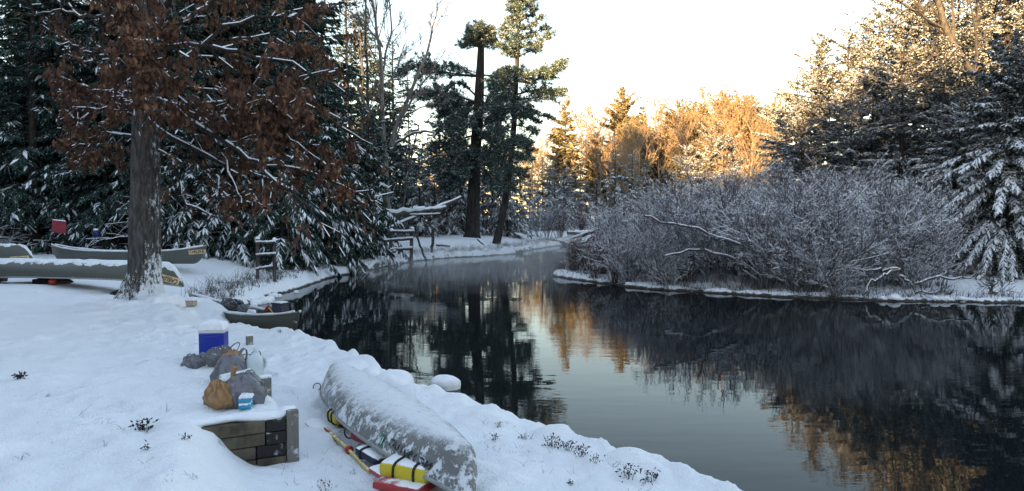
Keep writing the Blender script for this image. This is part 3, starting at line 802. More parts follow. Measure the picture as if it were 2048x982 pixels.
# far wood mass closing the view
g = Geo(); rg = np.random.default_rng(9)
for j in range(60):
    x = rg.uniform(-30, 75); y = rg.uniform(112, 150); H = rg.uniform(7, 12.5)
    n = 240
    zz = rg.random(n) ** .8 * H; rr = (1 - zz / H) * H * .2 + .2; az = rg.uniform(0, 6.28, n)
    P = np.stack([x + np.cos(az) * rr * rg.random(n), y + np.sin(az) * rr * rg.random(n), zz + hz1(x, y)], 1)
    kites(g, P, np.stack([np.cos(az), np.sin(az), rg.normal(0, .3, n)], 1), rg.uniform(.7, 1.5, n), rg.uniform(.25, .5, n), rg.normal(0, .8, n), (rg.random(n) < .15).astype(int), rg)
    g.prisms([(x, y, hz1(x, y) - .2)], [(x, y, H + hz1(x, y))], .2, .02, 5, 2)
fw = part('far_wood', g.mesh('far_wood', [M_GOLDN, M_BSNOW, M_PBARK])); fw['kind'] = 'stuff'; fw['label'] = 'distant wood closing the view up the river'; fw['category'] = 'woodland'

# ------------------------------------------------------------------ right-hand wood: snow-dusted cedars and hemlocks
cmC = [M_CEDAR, M_BSNOW, M_PBARK]
CD = [tree_meshes('cedar', conifer(600 + k, H, R, cb, pp, .48, 8, .3, .30, 30, sn, .34, rise=.2, irregular=.75), [M_PBARK], cmC)
      for k, (H, R, cb, pp, sn) in enumerate([(11, 2.7, .05, .6, .36), (13, 3.0, .08, .55, .28), (9, 2.5, .03, .5, .8)])]
HM = tree_meshes('hemlock', conifer(650, 9, 3.2, .02, .55, .34, 9, .75, .34, 30, .95, .46, rise=.15, irregular=.4), [M_PBARK], cmC)
cw = [(1590, 37, 0, .80, 'front cedar at the left end of the right-hand wood, whitened with frost'),
      (1632, 40, 1, .86, 'frosty cedar second from the left end of the right-hand wood'),
      (1690, 38, 0, .98, 'tall pointed cedar with sunlit tip in the right-hand wood'),
      (1655, 33, 2, .80, 'dark green cedar low behind the alders, left of the pointed cedar'),
      (1740, 34, 2, .98, 'broad dark cedar behind the middle of the alder thicket'),
      (1765, 40, 1, .98, 'tall cedar lit golden at the top, right of the pointed cedar'),
      (1825, 38, 1, 1.06, 'cedar with sunlit crown directly left of the leaning pale trunk'),
      (1800, 31, 2, .95, 'frosted cedar below the leaning pale trunk'),
      (1875, 36, 1, 1.02, 'dense cedar behind the leaning pale trunk'),
      (1950, 38, 1, 1.12, 'tall cedar right of the leaning pale trunk, orange in the sun'),
      (2025, 37, 1, 1.1, 'cedar at the right edge of the view, lit orange at the top'),
      (1880, 30, 0, .8, 'dark cedar in the shade right of the frosted one'),
      (2060, 31, 0, 1.1, 'cedar half outside the right edge of the view'),
      (1720, 46, 1, 1.05, 'cedar at the back of the right-hand wood, seen between two tips'),
      (1900, 46, 1, 1.3, 'tallest cedar at the back of the right-hand wood'),
      (1990, 46, 0, 1.5, 'far cedar at the back near the right edge'),
      (1570, 46, 2, 1.0, 'low cedar at the back left of the right-hand wood'), (1640, 48, 1, .95, 'back cedar filling the gap behind the second one from the left'), (1790, 47, 1, 1.2, 'back cedar between the golden-topped one and the sunlit crown'), (1845, 33, 2, 1.0, 'lower cedar right of the frosted one'), (1700, 31, 2, .8, 'short cedar straight behind the alders, right of the green one'), (1945, 33, 0, 1.05, 'cedar close behind the snowy hemlock'), (1600, 33, 2, .72, 'short cedar at the left front of the right-hand wood')]
for j, (px, y, v, sc, lab) in enumerate(cw):
    plant_tree('cedar', CD[v], lab, 'cedar tree', PX(px, y), y, j * 1.37, sc, 'cedars of the right-hand wood')
plant_tree('hemlock', HM, 'big hemlock heavy with clumps of snow at the right edge of the water', 'hemlock tree', PX(2015, 23.0), 23.0, .5, .78)
plant_tree('hemlock', HM, 'snow-clumped hemlock half cut by the right edge of the view', 'hemlock tree', PX(2110, 25), 25, 2.5, .9)
plant_tree('hemlock', HM, 'smaller snow-clumped hemlock behind the right end of the alders', 'hemlock tree', PX(1915, 27), 27, 4.1, .62)
limb_tree('leaning_tree', 'pale bare trunk leaning left above the snowy hemlock, golden in the sun at its top', [([(2010, 330), (1980, 210), (1945, 150), (1905, 85), (1880, 20), (1868, -40)], 8.5, 4.5, -1.5, .9),
    ([(1905, 90), (1870, 110), (1830, 125)], 2, .8, -1, .8), ([(1925, 118), (1880, 145), (1840, 150)], 2, .8, -1, .8), ([(1940, 145), (1990, 120), (2030, 110)], 2, .8, .5, .8)], 30.5, [M_GBARK, M_BSNOW], 21)
limb_tree('bare_tree', 'upright orange-lit trunk near the top right corner', [([(2022, 300), (2016, 150), (2013, 50), (2012, -40)], 6, 4, 0, .9)], 34, [M_PBARK, M_BSNOW], 22)

# ------------------------------------------------------------------ alder thicket on the right bank
AL = [shrub(700 + k, H, n, sp, lv, sn, ps, minr=mr).mesh('alder_bush', [mt, M_BSNOW]) for k, (H, n, sp, lv, sn, ps, mt, mr) in enumerate([
    (2.7, 11, .55, (9, 6, 3), .0026, .42, M_TWIG, .0030), (3.1, 9, .5, (10, 6, 3), .0026, .36, M_TWIG, .0030), (2.2, 13, .65, (8, 6, 3), .003, .40, M_TWIG, .0030), (2.0, 24, .42, (7, 5), .003, .22, M_RTWIG, .0038), (2.8, 8, .8, (10, 6, 3), .0034, .44, M_TWIG, .0030)])]
rs = np.random.default_rng(31); n_al = 0
for j in range(640):
    px = rs.uniform(1140, 1890); y = rs.uniform(19.6, 31)
    x = PX(px, y); d = float(wdist(np.array([x]), np.array([y]))[0])
    if d < .08 or d > 9.5 or x < 1.2: continue
    if n_al > 190: break
    red = px < 1225 + (y - 20) * 4 and d < 2.2
    v = 3 if red else int(rs.choice([0, 1, 2, 4]))
    sc = rs.uniform(.68, 1.15) * (.72 + .28 * min(1, d / 2.2)) * (1.0 if px > 1330 else .88)
    if px > 1800: sc *= .82
    if px < 1300: sc *= .72 + .28 * (px - 1140) / 160
    lab = 'low reddish-brown brush at the left tip of the alder thicket' if red else 'bare grey alder bush with snow on its twigs in the thicket on the right bank'
    solo('alder_bush', AL[v], lab, 'bush', (x, y, hz1(x, y) - .04), (0, 0, rs.uniform(0, 6.3)), sc, 'reddish bushes at the thicket tip' if red else 'alders on the right bank')
    n_al += 1
for j, (px, y, v, sc, lab) in enumerate([(1095, 53.5, 1, .95, 'dark bare bush at the head of the river left of the log jam'), (1078, 55, 0, .9, 'bare bush left of the dark one at the head of the river'), (1120, 56, 3, 1.4, 'brown brush behind the log jam'), (1215, 60, 4, 1.1, 'snowy bush behind the tip of the thicket, right of the log jam'), (1240, 58, 0, 1.1, 'bare bush below the golden spruces'), (1165, 62, 3, 1.5, 'brown brush up the river beyond the log jam'), (1290, 52, 1, 1.2, 'bare bush in front of the small sunlit spruce'), (1350, 50, 4, 1.2, 'grey bush behind the middle of the thicket'), (1420, 48, 1, 1.3, 'grey bush below the yellow-lit cedar'), (1500, 44, 0, 1.3, 'grey bush at the back of the thicket left of the cedars')]):
    x = PX(px, y); solo('bare_bush', AL[v], lab, 'bush', (x, y, hz1(x, y) - .04), (0, 0, j * 1.1), sc)
plant_tree('cedar', CD[2], 'rounded yellow sunlit cedar rising behind the alder thicket', 'cedar tree', PX(1420, 57), 57, 1.0, .95)
plant_tree('cedar', CD[2], 'second sunlit round cedar left of the yellow one behind the thicket', 'cedar tree', PX(1372, 60), 60, 3.0, .8)
plant_tree('cedar', CD[0], 'dark round cedar in front of the rusty oaks', 'cedar tree', PX(1462, 60), 60, 2.0, .72)

# ------------------------------------------------------------------ the wood the viewer stands in front of (casts the shade)
g = Geo(); rg = np.random.default_rng(19)
def low_conifer(x, y, H, R, z0):
    n = 620
    zz = .05 * H + rg.random(n) ** .85 * H * .92; rr = (1 - zz / H) ** .8 * R + .15; az = rg.uniform(0, 6.28, n); q = rg.random(n) ** .5
    P = np.stack([x + np.cos(az) * rr * q * .5, y + np.sin(az) * rr * q * .5, zz + z0], 1)
    kites(g, P, np.stack([np.cos(az), np.sin(az), rg.normal(-.15, .2, n)], 1), rr * .65 + .3, rr * .42 + .12, rg.normal(0, .8, n), (rg.random(n) < .2).astype(int), rg)
    g.prisms([(x, y, z0 - .2)], [(x, y, z0 + H)], H * .012, .02, 5, 2)
for j in range(290):
    x = rg.uniform(-70, 34); y = rg.uniform(-48, -24)
    low_conifer(x, y, rg.uniform(11.5, 14.5), rg.uniform(1.8, 2.8), 1.0)
for j in range(60):
    x = rg.uniform(-60, -24); y = rg.uniform(-12, 24)
    low_conifer(x, y, rg.uniform(11, 15), rg.uniform(1.8, 2.6), 1.0)
for j in range(34):
    low_conifer(rg.uniform(-31, -18), rg.uniform(-12, 7), rg.uniform(13.2, 15.8), rg.uniform(2.2, 3.0), 1.0)
bw = part('woodland', g.mesh('woodland', [M_SPRUCE, M_BSNOW, M_BARK])); bw['kind'] = 'stuff'; bw['label'] = 'spruce wood behind the camp clearing'; bw['category'] = 'woodland'
# ------------------------------------------------------------------ the oak in the foreground
YO = 12.0
rng = np.random.default_rng(404)
obase = np.array([PX(287, YO), YO, hz1(PX(287, YO), YO)])
M_OBARK = bark('oak_bark', (.042, .040, .038), (.14, .132, .122), 22, .21, 1.05, .05)
ZL, RL = [], []
op = []
for (px, py, r) in [(286, 645, 84), (287, 628, 66), (287, 614, 54), (288, 597, 43), (288, 578, 36), (289, 540, 31.5), (289, 500, 30), (290, 440, 28.5), (290, 380, 27.5), (291, 320, 26.5), (292, 260, 26), (293, 200, 25.5), (295, 140, 25), (298, 90, 24), (303, 50, 23), (308, 0, 22), (314, -60, 21), (318, -140, 19), (318, -240, 15)]:
    op.append(Q(px, py, YO)); RL.append(r * YO / FPX)
op = np.array(op) - obase; RL = np.array(RL)
# finely ringed trunk with ridged bark and root flare
q = np.linspace(0, 1, 90) ** .85
s0 = np.linspace(0, 1, len(op))
ax = np.stack([np.interp(q, s0, op[:, c]) for c in range(3)], 1); rr = np.interp(q, s0, RL)
NS = 48; V = []
for i_ in range(len(ax)):
    fl = float(np.clip(1 - (ax[i_, 2] + .1) / .75, 0, 1))
    for k in range(NS):
        an = 2 * math.pi * k / NS
        ridge = (float(vn(np.float64(k * .62), np.float64(ax[i_, 2] * 2.6 + 40), 4)) - .5) * .10 + (float(vn(np.float64(k * 1.0), np.float64(ax[i_, 2] * 9 + 9), 6)) - .5) * .06
        lobe = fl ** 1.2 * (.30 * math.cos(5 * an + .6) + .2 * math.cos(3 * an + 2.) + .12 * math.cos(9 * an))
        r = rr[i_] * (1 + ridge + lobe)
        V.append(ax[i_] + np.array([math.cos(an) * r, math.sin(an) * r, 0]))
F = [[i_ * NS + k, i_ * NS + (k + 1) % NS, (i_ + 1) * NS + (k + 1) % NS, (i_ + 1) * NS + k] for i_ in range(len(ax) - 1) for k in range(NS)]
tg = Geo(); tg.add(V, F)
oak = thing('oak_tree', 'large oak with snow-plastered trunk and clinging rust-brown leaves in the snowy clearing', 'oak tree', tuple(obase))
part('trunk', tg.mesh('oak_trunk', [M_OBARK], True), oak)
# limbs: picture-plane course and depth drift, (base radius px, tip radius px, snow)
limbs = [([(312, 168), (350, 172), (420, 181), (480, 186), (540, 205), (585, 240)], 5, 2, -1.2),
    ([(312, 232), (375, 240), (420, 266), (480, 301), (520, 332), (570, 376), (621, 416)], 7, 2.2, -1.6),
    ([(400, 250), (430, 240), (470, 231), (540, 226), (600, 238)], 4, 1.5, 1.),
    ([(455, 287), (490, 282), (530, 268), (560, 262), (600, 290), (640, 320)], 4, 1.5, -.6),
    ([(314, 300), (345, 312), (356, 360), (368, 402), (400, 420), (430, 432)], 4, 1.5, -.8),
    ([(315, 100), (360, 92), (420, 96), (480, 110), (560, 120), (640, 150), (690, 185)], 7, 2, -.8),
    ([(318, 72), (380, 34), (430, -5), (470, -40)], 7, 3, 1.2),
    ([(312, 140), (370, 120), (440, 60), (520, 30), (600, 40), (650, 90)], 7, 2, 1.5),
    ([(315, 200), (380, 215), (470, 200), (560, 190), (640, 220), (700, 265), (745, 290)], 7, 2, 1.2),
    ([(315, 260), (390, 300), (470, 340), (560, 330), (640, 350), (700, 385), (745, 380)], 6, 2, 1.4),
    ([(420, 266), (450, 320), (470, 370), (490, 420)], 3, 1.2, -1), ([(370, 242), (400, 290), (420, 350), (450, 400)], 3, 1.2, .8),
    ([(284, 95), (250, 55), (222, 20), (205, -10), (180, -60)], 9, 5, -.8),
    ([(282, 140), (230, 120), (165, 98), (110, 85)], 5, 1.6, -1.2),
    ([(280, 190), (220, 180), (160, 172), (105, 190)], 5, 1.5, .8),
    ([(280, 235), (230, 212), (190, 222), (150, 214), (120, 240)], 4, 1.5, -1),
    ([(280, 275), (235, 265), (190, 280), (140, 300)], 4, 1.3, .8),
    ([(236, 40), (180, 30), (120, 20), (60, 30)], 5, 1.6, 1.), ([(278, 120), (240, 150), (235, 170), (245, 195)], 3, 1.2, -1.5),
    ([(316, 40), (350, -20), (420, -70), (520, -90)], 8, 4, -1), ([(300, 30), (260, -40), (200, -80)], 7, 4, 1.),
    ([(296, 85), (290, 100), (276, 128)], 3.5, 1.2, -2.2), ([(292, 150), (302, 160), (318, 182)], 3, 1.2, -2.0), ([(298, 40), (304, 58), (318, 84)], 3.5, 1.2, -2.3), ([(290, 190), (282, 205), (268, 232)], 3, 1.2, -1.7)]
LP = []
for pts, r0, r1, dy in limbs:
    P = np.array(px_poly(pts, YO, dy)) - obase
    s = np.linspace(0, 1, len(pts)); qq = np.linspace(0, 1, 15)
    P = np.stack([np.interp(qq, s, P[:, c]) for c in range(3)], 1)
    P[1:-1] += rng.normal(0, .018, (13, 3))
    bg_ = Geo(); rad = np.linspace(r0, r1, 15) * YO / FPX * .85
    bg_.tube(P, rad, 8, 0, .12, seed=int(r0 * 10))
    sw = np.clip(vn(np.arange(14) * .9 + r0 * 7 + dy, np.zeros(14), 5) * 1.5 - .25, 0, 1) * (1.0 if pts[0][1] > 150 else .35)
    upv = np.array([0, 0, 1.])
    for a_ in range(14):
        t_ = P[a_ + 1] - P[a_]
        if sw[a_] < .15 or abs(t_[2]) / (np.linalg.norm(t_) + 1e-9) > .9: continue
        bg_.prisms([P[a_] + upv * rad[a_] * .7], [P[a_ + 1] + upv * rad[a_ + 1] * .7], rad[a_] * .62 + .006 * sw[a_], rad[a_ + 1] * .62 + .005 * sw[a_], 6, 1)
    lb = part('branch', bg_.mesh('oak_branch', [M_BARK, M_BSNOW], True), oak)
    LP.append(P)
tw = Geo(); LPs = np.array(LP)
c1, i1, s1 = spawn(LPs, 11, .42, .75, .0, .11, rng, .12, K=6, lmin=.35)
tw.polys(c1, .011, .004, 4, 0, .005, 1, ps=.28, rng=rng)
c2, i2, s2 = spawn(c1, 5, .5, .7, -.1, .13, rng, .2, K=4, lmin=.16)
tw.polys(c2, .0055, .0025, 3, 0, .004, 1, ps=.16, rng=rng)
part('twigs', tw.mesh('oak_twigs', [M_BARK, M_BSNOW]), oak, kind='stuff')
# lobed oak leaf (unit length, hanging along -z), gently cupped
lo = [(0, 0), (.10, .10), (.07, .2), (.27, .30), (.12, .42), (.36, .55), (.17, .64), (.30, .80), (.12, .84), (0, 1.0)]
LV = [(0, 0.02, 0)] + [(x, .05 * abs(x) * 4 - .02, -z) for x, z in lo] + [(-x, .05 * abs(x) * 4 - .02, -z) for x, z in lo[-2:0:-1]]
LV = np.array(LV); LV[0] = (0, -.03, -.5)
nL = len(LV) - 1
LF = np.array([[0, 1 + k, 1 + (k + 1) % nL] for k in range(nL)])
cand = np.concatenate([c2[:, 1:].reshape(-1, 3), c2[:, -1], c1[:, 2:].reshape(-1, 3)])
cw_ = cand + obase
ppx = 1024 + cw_[:, 0] / cw_[:, 1] * FPX; ppy = 428 - (cw_[:, 2] - EYE) / cw_[:, 1] * FPX
# where the leaves cling: thick right of the trunk and upper left, thin elsewhere
den = np.exp(-((ppx - 520) / 190) ** 2 - ((ppy - 210) / 210) ** 2) * 1.0 + np.exp(-((ppx - 195) / 85) ** 2 - ((ppy - 190) / 120) ** 2) * .9 + np.exp(-((ppx - 660) / 90) ** 2 - ((ppy - 330) / 90) ** 2) * .6 + np.exp(-((ppx - 292) / 50) ** 2 - ((ppy - 110) / 95) ** 2) * .45
den *= .12 + 1.5 * sstep((vn(cand[:, 0] * 2.1 + 30, cand[:, 2] * 2.1 + cand[:, 1], 17) - .34) / .3)
den[(ppx > 345) & (ppx < 440) & (ppy > 330)] *= .25
den[(np.abs(ppx - 291) < 34) & (ppy > 240)] *= .08
NLV = 17000
pick = rng.choice(len(cand), NLV, p=den / den.sum())
lp = cand[pick] + rng.normal(0, .035, (NLV, 3))
ls = rng.uniform(.055, .11, NLV)
lm = np.minimum(rng.choice(3, NLV, p=[.5, .34, .16]), 2)
def leaf_mats(n):
    out = np.empty((n, 3, 3))
    az = rng.uniform(0, 6.28, n); ti = np.abs(rng.normal(0, .55, n)); ro = rng.uniform(0, 6.28, n)
    for k in range(n):
        out[k] = np.array((Matrix.Rotation(az[k], 3, 'Z') @ Matrix.Rotation(ti[k], 3, 'X') @ Matrix.Rotation(ro[k], 3, 'Z')))
    return out
LM = leaf_mats(NLV)
depth = np.linalg.norm(lp + obase - np.array([0, 0, EYE]), axis=1) - ls * 8
vis = (ppx[pick] > 0) & (ppy[pick] > 0)
order = np.argsort(np.where(vis, depth, 1e9)); near300, rest = order[:300], order[300:]
VV = np.einsum('nij,kj->nki', LM[rest], LV) * ls[rest][:, None, None] + lp[rest][:, None]
FF = (np.arange(len(rest)) * len(LV))[:, None, None] + LF[None]
lg = Geo(); lg.add(VV.reshape(-1, 3), FF.reshape(-1, 3), np.repeat(lm[rest], len(LF)))
part('leaves', lg.mesh('oak_leaves', M_OLEAF), oak, kind='stuff')
lgm = []
for c in range(3):
    g = Geo(); g.add(LV, LF); lgm.append(g.mesh('oak_leaf', [M_OLEAF[c]]))
for k in near300:
    o = part('leaf', lgm[lm[k]], oak)
    o.matrix_local = Matrix.Translation(lp[k]) @ Matrix(LM[k]).to_4x4() @ Matrix.Scale(float(ls[k]), 4)

# ------------------------------------------------------------------ canoes
def font_mesh(txt, size):
    cu = bpy.data.curves.new('txt', 'FONT'); cu.body = txt; cu.size = size; cu.resolution_u = 3; cu.offset = size * .03
    cu.align_x = 'CENTER'; cu.align_y = 'CENTER'
    o = bpy.data.objects.new('txt', cu); C.objects.link(o)
    bpy.context.view_layer.update()
    me = bpy.data.meshes.new_from_object(o.evaluated_get(bpy.context.evaluated_depsgraph_get()))
    bpy.data.objects.remove(o); bpy.data.curves.remove(cu)
    me.calc_loop_triangles()
    V = np.array([v.co[:] for v in me.vertices]); F = np.array([t.vertices[:] for t in me.loop_triangles])
    bpy.data.meshes.remove(me)
    return V, F
class Hull:
    def __init__(s, L=4.9, B=.92, D=.34, rise=.2, n=2.5, blunt=.83): s.L, s.B, s.D, s.rise, s.n, s.blunt = L, B, D, rise, n, blunt
    def sec(s, x):
        t = np.abs(2 * x / s.L)
        w = s.B / 2 * np.maximum(1 - t ** 2.1, 0) ** .82 + .012
        zt = s.D + s.rise * t ** 3.2
        zb = zt * .93 * (np.clip((t - s.blunt) / (1 - s.blunt), 0, 1) ** 2.1) + .02 * t ** 2
        return w, zt, zb
    def pt(s, x, z, off=0.0):           # +y side point at height z
        w, zt, zb = s.sec(x)
        f = np.clip((zt - z) / (zt - zb + 1e-6), 0, .999)
        return w * (1 - f ** s.n) ** (1 / s.n) + off
    def grid(s, nt=61, ns=21, inset=0.0):
        V = []
        xs_ = s.L / 2 * np.sin(np.linspace(-1, 1, nt) * math.pi / 2) * .999
        for x in xs_:
            w, zt, zb = s.sec(x); w = max(w - inset, .004)
            for k in range(ns):
                ph = math.pi * k / (ns - 1)
                c = math.cos(ph); sn = math.sin(ph)
                V.append((x * (1 - inset / s.L * 2), w * math.copysign(abs(c) ** (2 / s.n), c), zt - (zt - zb - inset) * max(sn, 0) ** (2 / s.n)))
        F = [[i * ns + k, i * ns + k + 1, (i + 1) * ns + k + 1, (i + 1) * ns + k] for i in range(nt - 1) for k in range(ns - 1)]
        return np.array(V), np.array(F), xs_
M_HULL = frosted('grey_green_hull', (.16, .165, .15), .45, .0, 20, .12)
M_HULLF = None
def hull_mat(name, c, frost, sc=11, top=0.0):
    t = NT(name); f = t.noise(sc, 5, rough=.7); f2 = t.noise(sc * 5, 4); big = t.noise(1.6, 2)
    base = t.mix(f2, tuple(x * .86 for x in c), tuple(x * 1.12 for x in c))
    k = t.ramp(t.math('ADD', t.math('ADD', f, t.math('MULTIPLY', t.math('SUBTRACT', big, .5), .5)), t.math('MULTIPLY', f2, .25)), .78 - frost, .86 - frost)
    if top:      # powder lying on whatever faces up
        k = t.math('MAXIMUM', k, t.ramp(t.math('ADD', t.nz(), t.math('ADD', t.math('MULTIPLY', t.math('SUBTRACT', f, .5), .55), t.math('MULTIPLY', t.math('SUBTRACT', f2, .5), .5))), top - .16, top + .20))
    t.col(t.mix(k, base, (.66, .70, .745))); t.rough(t.mix(k, (.38, .38, .38), (.8, .8, .8))); t.spec(.4)
    t.bump(t.math('ADD', t.math('MULTIPLY', k, .8), t.math('MULTIPLY', f2, .2)), .6, .02)
    return t.m
M_HULL = hull_mat('weathered_hull', (.088, .098, .086), -.06)
M_HULLN = hull_mat('frosted_hull', (.165, .172, .17), .15, 12, .80)
M_ALU = simple('gunwale_aluminium', (.33, .34, .34), .4, .15, 20, .1, .5, .6)
M_BLACK = simple('black_plastic', (.012, .012, .014), .45, .3, 30, .1)
M_STICK = simple('sticker_cream', (.62, .50, .30), .5, .06, 12, 0)
M_SBORD = simple('sticker_brown_print', (.16, .045, .02), .5, .15, 12, 0)
M_SLET = simple('sticker_dark_print', (.055, .02, .014), .5, .15, 12, 0)
M_WOOD = simple('weathered_wood', (.20, .165, .12), .8, .35, 9, .5)

def sticker(hull, o, xc, zc, w, h, tilt=0., flip=1, side=1):
    """flat print lying on the hull side; (u along the hull, v up)"""
    ct, st = math.cos(tilt), math.sin(tilt)
    def put(uv, off):
        u, v = uv[:, 0] * flip, uv[:, 1]
        x = xc + u * ct - v * st; z = zc + u * st + v * ct
        y = np.array([hull.pt(a_, b_, off) for a_, b_ in zip(x, z)]) * side
        return np.stack([x, y, z], 1)
    def sheet(w, h, off, mat, nm, par):
        nu, nv = 11, 5
        uv = np.array([(w * (i / (nu - 1) - .5), h * (j / (nv - 1) - .5)) for j in range(nv) for i in range(nu)])
        F = [[j * nu + i, j * nu + i + 1, (j + 1) * nu + i + 1, (j + 1) * nu + i] for j in range(nv - 1) for i in range(nu - 1)]
        g = Geo(); g.add(put(uv, off), F); return part(nm, g.mesh(nm, [mat]), par)
    st_ = sheet(w, h, .003, M_SBORD, 'sticker', o)
    sheet(w * .98, h * .92, .006, M_STICK, 'sticker_face', st_)
    V, F = font_mesh('CARLISLE', h * .74)
    sc = w * .84 / (V[:, 0].max() - V[:, 0].min()); V[:, 0] *= sc
    # arched lettering, taller at both ends
    V[:, 1] = V[:, 1] * (1.0 + .35 * (np.abs(V[:, 0]) / (w / 2)) ** 2) + h * .06
    g = Geo(); g.add(put(V[:, :2], .009), F)
    V2, F2 = font_mesh('PADDLES', h * .2); V2[:, 1] -= h * .3
    g.add(put(V2[:, :2], .009), F2)
    part('lettering', g.mesh('lettering', [M_SLET]), st_)

def make_canoe(name, label, hull, mat, loc, yaw, over=False, roll=0., pitch=0., seats=True, snowcap=0.0, seed=1, deck=True):
    o = thing(name, label, 'canoe', loc)
    if over:
        o.rotation_euler = (Matrix.Rotation(yaw, 4, 'Z') @ Matrix.Rotation(pitch, 4, 'Y') @ Matrix.Rotation(math.pi + roll, 4, 'X')).to_euler()
    else:
        o.rotation_euler = (Matrix.Rotation(yaw, 4, 'Z') @ Matrix.Rotation(pitch, 4, 'Y') @ Matrix.Rotation(roll, 4, 'X')).to_euler()
    V, F, xs_ = hull.grid(); Vi, Fi, _ = hull.grid(inset=.012)
    g = Geo(); g.add(V, F); g.add(Vi, Fi[:, ::-1])
    part('hull', g.mesh('canoe_hull', [mat], True), o)
    for sd_ in (1, -1):
        P = np.array([(x, sd_ * (hull.sec(x)[0] - .004), hull.sec(x)[1]) for x in np.linspace(-hull.L / 2 * .985, hull.L / 2 * .985, 41)])
        g = Geo(); g.tube(P, .017, 6, 0, 0)
        part('gunwale', g.mesh('gunwale', [M_ALU], True), o)
    for x in (-.0, hull.L * .17):
        w, zt, zb = hull.sec(x)
        g = Geo(); g.tube([(x, -w + .02, zt - .02), (x, 0, zt - .022), (x, w - .02, zt - .02)], .016, 6)
        part('thwart', g.mesh('thwart', [M_ALU], True), o)
    if seats:
        for x in (-hull.L * .29, hull.L * .31):
            w, zt, zb = hull.sec(x)
            g = Geo(); g.rbox((x, 0, zt - .07), (.11, max(w - .05, .05), .012), 0, .006)
            part('seat', g.mesh('seat', [M_BLACK]), o)
    if deck:
        for e_ in (1, -1):
            A = []; n = 7
            for k in range(n):
                x = e_ * hull.L / 2 * (.985 - .085 * k / (n - 1)); w, zt, zb = hull.sec(x)
                A += [(x, -w, zt + .006), (x, 0, zt + .016), (x, w, zt + .006)]
            F_ = []
            for k in range(n - 1):
                for c in range(2): F_.append([3 * k + c, 3 * k + c + 1, 3 * k + 4 + c, 3 * k + 3 + c])
            g = Geo(); g.add(A, F_); part('deck_plate', g.mesh('deck_plate', [M_ALU]), o)
    if snowcap:
        # loose snow on the upturned bottom: a patch of the hull skin, thick in the middle, ragged at the rim
        rg = np.random.default_rng(seed)
        nt, ns = 150, 45; VV, TT = [], []
        xs2 = np.linspace(-hull.L / 2 * .985, hull.L / 2 * .985, nt)
        for i_, x in enumerate(xs2):
            w, zt, zb = hull.sec(x)
            for k in range(ns):
                ph = math.pi * k / (ns - 1); c, sn = math.cos(ph), math.sin(ph)
                y = w * math.copysign(abs(c) ** (2 / hull.n), c); zz = zt - (zt - zb) * max(sn, 0) ** (2 / hull.n)
                ny = -(sn ** .8) ; fl = sn ** 1.3
                lim = snowcap + .16 * (float(vn(np.float64(x * 5), np.float64(k * .05 + seed), 3)) - .5) + .22 * (float(vn(np.float64(x * 17), np.float64(k * .4), seed)) - .5)
                side_bias = .0
                th = np.clip((sn - lim) / .18, -1, 1)
                h_ = .034 * np.sqrt(max(th, 0)) * (.7 + .6 * float(vn(np.float64(x * 3), np.float64(k * .2), seed + 4))) if th > 0 else -.02
                VV.append((x, y * (1 + h_ * .8), zz - h_)); TT.append(th)
        TT = np.array(TT); Fq = np.array([[i * ns + k, i * ns + k + 1, (i + 1) * ns + k + 1, (i + 1) * ns + k] for i in range(nt - 1) for k in range(ns - 1)])
        Fq = Fq[(TT[Fq] > 0).any(1)]
        g = Geo(); g.add(VV, Fq); part('snow_cover', g.mesh('snow_cover', [M_SNOW], True), o)
    return o
def rim_snow(hull, o, k0=.0, k1=1., th=.02):
    for sd_ in (1, -1):
        P = np.array([(x, sd_ * hull.sec(x)[0], hull.sec(x)[1] + .012) for x in np.linspace(hull.L / 2 * (2 * k0 - 1) * .97, hull.L / 2 * (2 * k1 - 1) * .97, 50)])
        P[:, 2] += vn(P[:, 0] * 6, P[:, 1], 5) * .014
        g = Geo(); g.tube(P, th * (.6 + .7 * vn(P[:, 0] * 4, P[:, 1] + 3, 8)), 7, 0, .1); part('rim_snow', g.mesh('rim_snow', [M_SNOW], True), o)

# upright canoe at the back of the clearing
HA = Hull(4.95, .9, .33, .19)
cx, cy = -10.75, 20.9; yawA = math.atan2(-1.0, 4.9)
oA = make_canoe('canoe', 'upright grey-green canoe lying open side up along the edge of the spruce wood', HA, M_HULL, (cx, cy, hz1(cx, cy) + .02), yawA, roll=-.05)
rim_snow(HA, oA)
g = Geo(); n_ = 15     # snow lying inside
A_ = []
for i_ in range(31):
    x = HA.L * .46 * (i_ / 15 - 1); w, zt, zb = HA.sec(x); zz = zb + (zt - zb) * .72 + .05 * vn(np.float64(x * 2), np.float64(1.), 3)
    ww_ = HA.pt(x, zz) - .014
    A_ += [(x, ww_ * (k / 2 - 1), zz + .02 * (1 - (k / 2 - 1) ** 2)) for k in range(5)]
g.add(A_, [[i * 5 + k, (i + 1) * 5 + k, (i + 1) * 5 + k + 1, i * 5 + k + 1] for i in range(30) for k in range(4)])
part('snow_fill', g.mesh('snow_fill', [M_SNOW], True), oA)
sticker(HA, oA, HA.L * .455 - .0, .345, .40, .125, .10, 1, -1)
